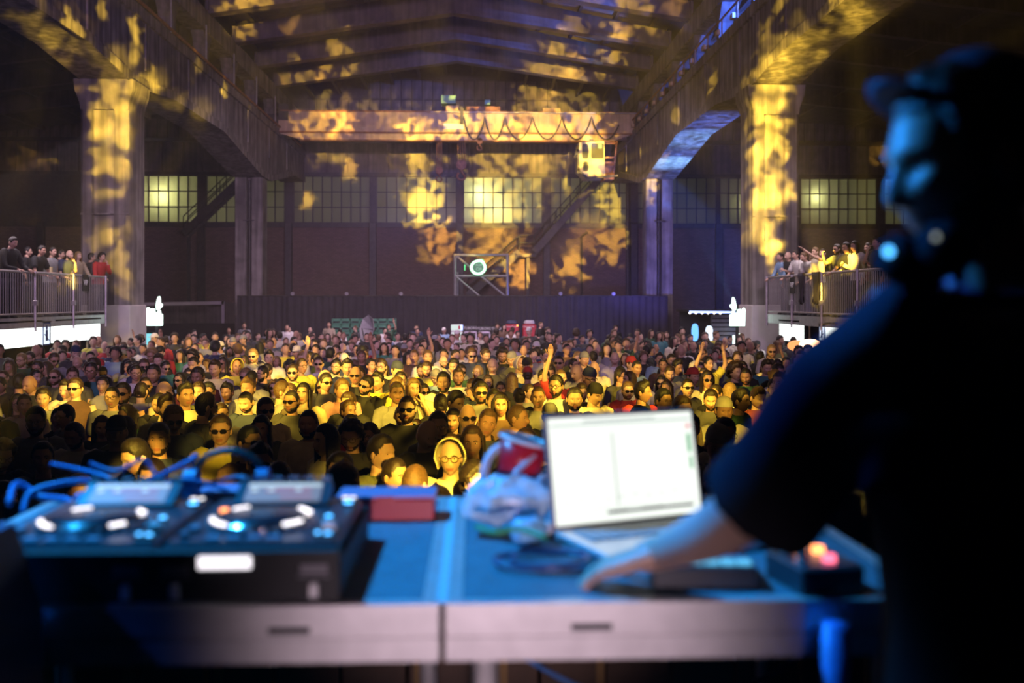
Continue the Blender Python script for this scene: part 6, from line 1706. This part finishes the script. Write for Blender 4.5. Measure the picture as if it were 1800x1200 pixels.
lid = bpy.data.objects.new('screen_lid', MB().cbox((WL / 2, 0, HL_ / 2), (WL, .009, HL_), .003).mesh('screen_lid', M['silver'])); COL.objects.link(lid); lid.parent = lp; lid.location = (0, .004, .016); lid.rotation_euler = (R(-11), 0, 0)
MB().span((.003, -.0062, .003), (WL - .003, -.0046, HL_ - .003)).build('bezel', mat('lilac_bezel', (.16, .10, .15), .3), lid)
scr = M['lap'] = emis('laptop_screen', (.95, 1.0, .93), 1.1)
MB().span((.008, -.0072, .009), (WL - .008, -.0058, HL_ - .010)).build('display', scr, lid)
def ui(x0, z0, x1, z1, c, s=.5, nm='interface_bar'): MB().span((x0, -.0080, z0), (x1, -.0070, z1)).build(nm, emis('ui', c, s), lid)
ui(.175, .045, .1775, HL_ - .05, (.45, .5, .45), .35)
ui(.145, .026, WL - .03, .033, (.3, .33, .3), .25); ui(.16, .026, .2, .034, (.15, .16, .15), .15); ui(.24, .026, .3, .034, (.15, .16, .15), .15)
ui(.014, .04, WL - .014, .0408, (.5, .55, .5), .4); ui(.014, HL_ - .030, WL - .014, HL_ - .027, (.45, .62, .58), .5); ui(.1, HL_ - .022, .3, HL_ - .019, (.4, .5, .5), .5)
ui(WL - .028, HL_ - .05, WL - .016, HL_ - .042, (1, .12, .2), .8); ui(WL - .028, HL_ - .11, WL - .018, HL_ - .065, (.2, .75, .35), .6); ui(WL - .026, HL_ - .15, WL - .018, HL_ - .12, (.2, .75, .35), .6)
for k in range(9): ui(.03 + .037 * k, .06 + .003 * (k % 3), .05 + .037 * k, .0615 + .003 * (k % 3), (.6, .65, .6), .55)
# controller with blue-lit pads, red-lit device at the right
ct = thing('pad_controller', 'small controller with blue-lit pads under the performer arm', 'controller', (at_y(1235, 1020, 1.92).x, 1.95, TOP + .004), R(-4))
MB().cbox((0, 0, .02), (.20, .15, .04), .006).build('chassis', M['cdj'], ct)
for i in range(6):
    MB().cbox((-.078 + i * .031, -.055, .044), (.026, .022, .008), .002).build('pad', emis('pad_glow', (.10, .5, .85), 1.1), ct)
    MB().cbox((-.078 + i * .031, -.028, .044), (.026, .022, .008), .002).build('pad', M['btn'], ct)
    k_ = MB().cyl((-.078 + i * .031, .028, .04), (-.078 + i * .031, .028, .060), .009, 12).build('knob', M['rubber'], ct)
MB().ball((.028, .050, .050), .011, 10, 8).build('indicator', M['led_pink'], ct); MB().ball((.008, .045, .048), .006, 8, 6).build('indicator', M['led_orange'], ct)
M['led_pink'].node_tree.nodes['Principled BSDF'].inputs['Emission Strength'].default_value = 2.5
ef = thing('effects_unit', 'small dark unit with glowing orange and red buttons beside the performer', 'effects unit', (at_y(1437, 1020, 1.88).x, 1.90, TOP + .004), R(10))
MB().cbox((0, 0, .025), (.13, .15, .05), .006).build('chassis', M['cdj'], ef)
for x, y, m_ in ((-.01, .03, 'led_orange'), (.025, .03, 'led_orange'), (.012, -.035, 'led_pink')): MB().tube([(x, y, .05), (x, y, .062)], [.013, .012], 12).build('button', M[m_], ef)
for x, y in ((-.04, -.03), (-.045, .03)): MB().cyl((x, y, .05), (x, y, .07), .01, 12).build('knob', M['alu'], ef)
dj_mic = thing('gooseneck_microphone', 'dark gooseneck microphone stand behind the laptop right edge', 'microphone', (at_y(1262, 900, 2.6).x, 2.6, TOP + .004))
MB().cyl((0, 0, 0), (0, 0, .02), .05, 18).build('base', M['rubber'], dj_mic); MB().tube([(0, 0, .02), (0, 0, .12), (.02, -.01, .16), (.05, -.03, .17)], .006, 8).build('neck', M['rubber'], dj_mic, True); MB().ball((.06, -.035, .172), (.022, .016, .016), 10, 8).build('capsule', mat('mic_grille', (.2, .16, .22), .4, .5), dj_mic, True)
lg = thing('blue_lit_leg', 'table-end leg at the right with blue light painted into its colour', 'post', (at_y(1462, 1100, 1.78).x, 1.76, STAGE))
MB().tube([(0, 0, 0), (.004, 0, .4), (-.004, 0, .7), (0, 0, TOP - STAGE - .03)], [.024, .027, .024, .026], 12).build('sleeve', mat('leg_blue_light', (.06, .16, .5), .5, noise=.3, scale=30), lg, True)  # blue light on a plain leg put into its base colour
MB().cyl((0, 0, 0), (0, 0, .02), .06, 16).build('foot', M['rubber'], lg)
bpy.data.objects.remove(mz, do_unlink=True)

# ================================================================== the performer
def W(px, py, w): return at_w(px, py, w)
def fuse(mb, voxel, name, m, smooth_it=6):
    me = mb.mesh(name + '_raw', m); o = put('tmp', me)
    md = o.modifiers.new('r', 'REMESH'); md.mode = 'VOXEL'; md.voxel_size = voxel
    sm = o.modifiers.new('s', 'SMOOTH'); sm.factor = .5; sm.iterations = smooth_it
    dg = bpy.context.evaluated_depsgraph_get()
    out = bpy.data.meshes.new_from_object(o.evaluated_get(dg)); out.name = name
    bpy.data.objects.remove(o, do_unlink=True)
    out.materials.clear(); out.materials.append(m)
    out.polygons.foreach_set('use_smooth', [True] * len(out.polygons)); out.update()
    return out
hc = W(1690, 292, 1.40)                       # head centre
djskin = mat('performer_skin', (.50, .33, .26), .5)
djshirt = mat('black_tee', (.012, .013, .018), .9, noise=.15, scale=25, spec=.15)
facing = R(-84)                               # profile: face turned to the left and slightly to the crowd
Rz = Matrix.Rotation(facing, 3, 'Z') @ Matrix.Rotation(R(9), 3, 'X')
hs = 1.06
def HX(p): return Rz @ (Vector(p) * hs) + hc
b = MB(); add_head(b, FACES[0], HX)
sh_c = Vector((hc.x + .03, hc.y - .02, hc.z - .262))      # base of the neck
nr = 16; neck = []
for t, rx in ((0, .056), (.4, .058), (.75, .068), (1, .10)):
    c = HX((0, .02, -.07)).lerp(sh_c, t); neck.append([c + Vector((rx * math.cos(-2 * math.pi * k / nr), rx * math.sin(-2 * math.pi * k / nr), 0)) for k in range(nr)])
b.loft(neck)
Sh = W(1600, 548, 1.36); El = W(1300, 905, 1.56); Wr = at_z(1150, 974, TOP + .075); TIP = at_z(1052, 1000, TOP + .034)
hand_d = (TIP - Wr).normalized()
limb(b, [Sh, El, Wr - hand_d * .02, Wr + hand_d * .03], [.056, .048, .033, .027], 14, 0, 5)
add_hand(b, Wr, hand_d, (0.05, -.1, 1), .42, 1, 0, False, .14, 1.25)
Sh2 = Vector((hc.x + .26, hc.y + .02, hc.z - .36)); El2 = Vector((Sh2.x + .06, Sh2.y + .10, Sh2.z - .30)); Wr2 = Vector((Sh2.x - .06, Sh2.y + .33, TOP + .10))
limb(b, [Sh2, El2, Wr2], [.056, .047, .030], 12, 0, 4); add_hand(b, Wr2, (-.3, .8, -.35), (0, .3, 1), .6, -1)
pel = Vector((hc.x + .07, hc.y - .06, STAGE + .95))
b.loft([oval((c[0], c[1], c[2]), rx, ry, 16) for c, rx, ry in (((pel.x, pel.y, pel.z), .15, .10), ((pel.x, pel.y, pel.z + .25), .15, .10), ((sh_c.x, sh_c.y, sh_c.z - .12), .18, .10), ((sh_c.x, sh_c.y, sh_c.z), .08, .07))])
for s in (-1, 1): limb(b, [pel + Vector((s * .09, 0, 0)), pel + Vector((s * .11, .02, -.45)), (pel.x + s * .12, pel.y - .01, STAGE + .07)], [.085, .055, .04], 10, 0, 3)
dj = b.build('person', [djskin, MS['eye'], MS['iris'], MS['lip'], MS['shoe']], None, True)
tag(dj, 'performer in a loose black tee and cap leaning over the table, seen from behind', 'person')
# tee with wide sleeve
s = MB()
cs = [((pel.x, pel.y, pel.z - .10), .205, .15), ((pel.x, pel.y, pel.z + .12), .195, .145), ((pel.x - .01, pel.y + .02, pel.z + .32), .20, .15), ((sh_c.x + .01, sh_c.y, sh_c.z - .20), .225, .145), ((sh_c.x + .005, sh_c.y, sh_c.z - .09), .215, .12), ((sh_c.x, sh_c.y, sh_c.z - .02), .145, .095), ((sh_c.x - .002, sh_c.y, sh_c.z + .025), .090, .078)]
s.loft([oval(c, rx, ry, 28, .85) for c, rx, ry in cs])
in1 = Vector((sh_c.x - .10, sh_c.y, sh_c.z - .08))
cuff = Sh.lerp(El, .93)
s.tube([in1, Sh, Sh.lerp(El, .35), Sh.lerp(El, .7) + Vector((.012, 0, -.012)), cuff + Vector((.01, 0, -.012))], [.088, .086, .086, .092, .098], 20)
in2 = Vector((sh_c.x + .10, sh_c.y, sh_c.z - .08)); s.tube([in2, Sh2, Sh2.lerp(El2, .4), Sh2.lerp(El2, .95)], [.088, .085, .085, .088], 18)
put('tee_shirt', fuse(s, .012, 'tee_shirt', djshirt, 8), dj)
t = MB(); t.loft([oval((pel.x, pel.y, pel.z + z), rx, ry, 20) for z, rx, ry in ((-.14, .185, .14), (0, .18, .135), (.06, .17, .125))])
for sg in (-1, 1): limb(t, [pel + Vector((sg * .085, 0, -.02)), pel + Vector((sg * .11, .02, -.45)), (pel.x + sg * .12, pel.y - .01, STAGE + .06)], [.115, .09, .075], 14, 0, 4)
put('trousers', fuse(t, .014, 'trousers', mat('black_denim', (.012, .012, .015), .8)), dj)
for sg in (-1, 1): MB().loft([oval((pel.x + sg * .125, pel.y + .05, STAGE + z), .05, .15 * k, 14) for z, k in ((0, 1), (.04, 1), (.08, .8), (.11, .5))]).build('shoe', MS['shoe'], dj, True)
h = MB(); add_hair(h, FACES[0], 'crop', HX); put('hair', h.mesh('hair', MS['hair'], True), dj, None, None, HAIRC[1])
h = MB(); add_beard(h, FACES[0], HX, .006); put('beard', h.mesh('beard', MS['hair'], True), dj, None, None, HAIRC[1])
h = MB()
HXc = lambda p: HX(Matrix.Rotation(R(-34), 3, 'X') @ (Vector(p) * 1.08) + Vector((0, .012, -.004)))
add_cap(h, HXc, False, True, .56); put('cap', h.mesh('cap', mat('dark_blue_cap', (.035, .05, .10), .7), True), dj)
M['dull'] = mat('dull_black', (.01, .01, .012), .9, spec=.1)
# headphones round the neck
hp = thing('headphones', 'dark headphones with small lights hanging round the performer neck', 'headphones')
cN = sh_c + Vector((-.01, .0, .055))
MB().tube([cN + Vector((.105 * math.cos(a), .095 * math.sin(a), -.02 * math.sin(a))) for a in [R(-150 + 240 * k / 18) for k in range(19)]], .011, 8).build('headband', M['dull'], hp, True)
for px, py, w_, m_ in ((1562, 442, 1.30, 'led_blue'), (1645, 416, 1.26, 'led_pale')):
    c = W(px, py, w_)
    if m_ == 'led_pale': M['led_pale'] = emis('led_pale', (.45, .5, .42), .9)
    d = (cN - c).normalized()
    MB().tube([c + d * .006, c + d * .05], [.030, .034], 16).build('ear_cup', M['dull'], hp, True)
    MB().ball(c, .006 if m_ == 'led_blue' else .004, 8, 6).build('status_light', M[m_], hp)
    MB().tube([c + d * .03, cN + (c - cN).normalized() * .09], .008, 8).build('yoke', M['dull'], hp)
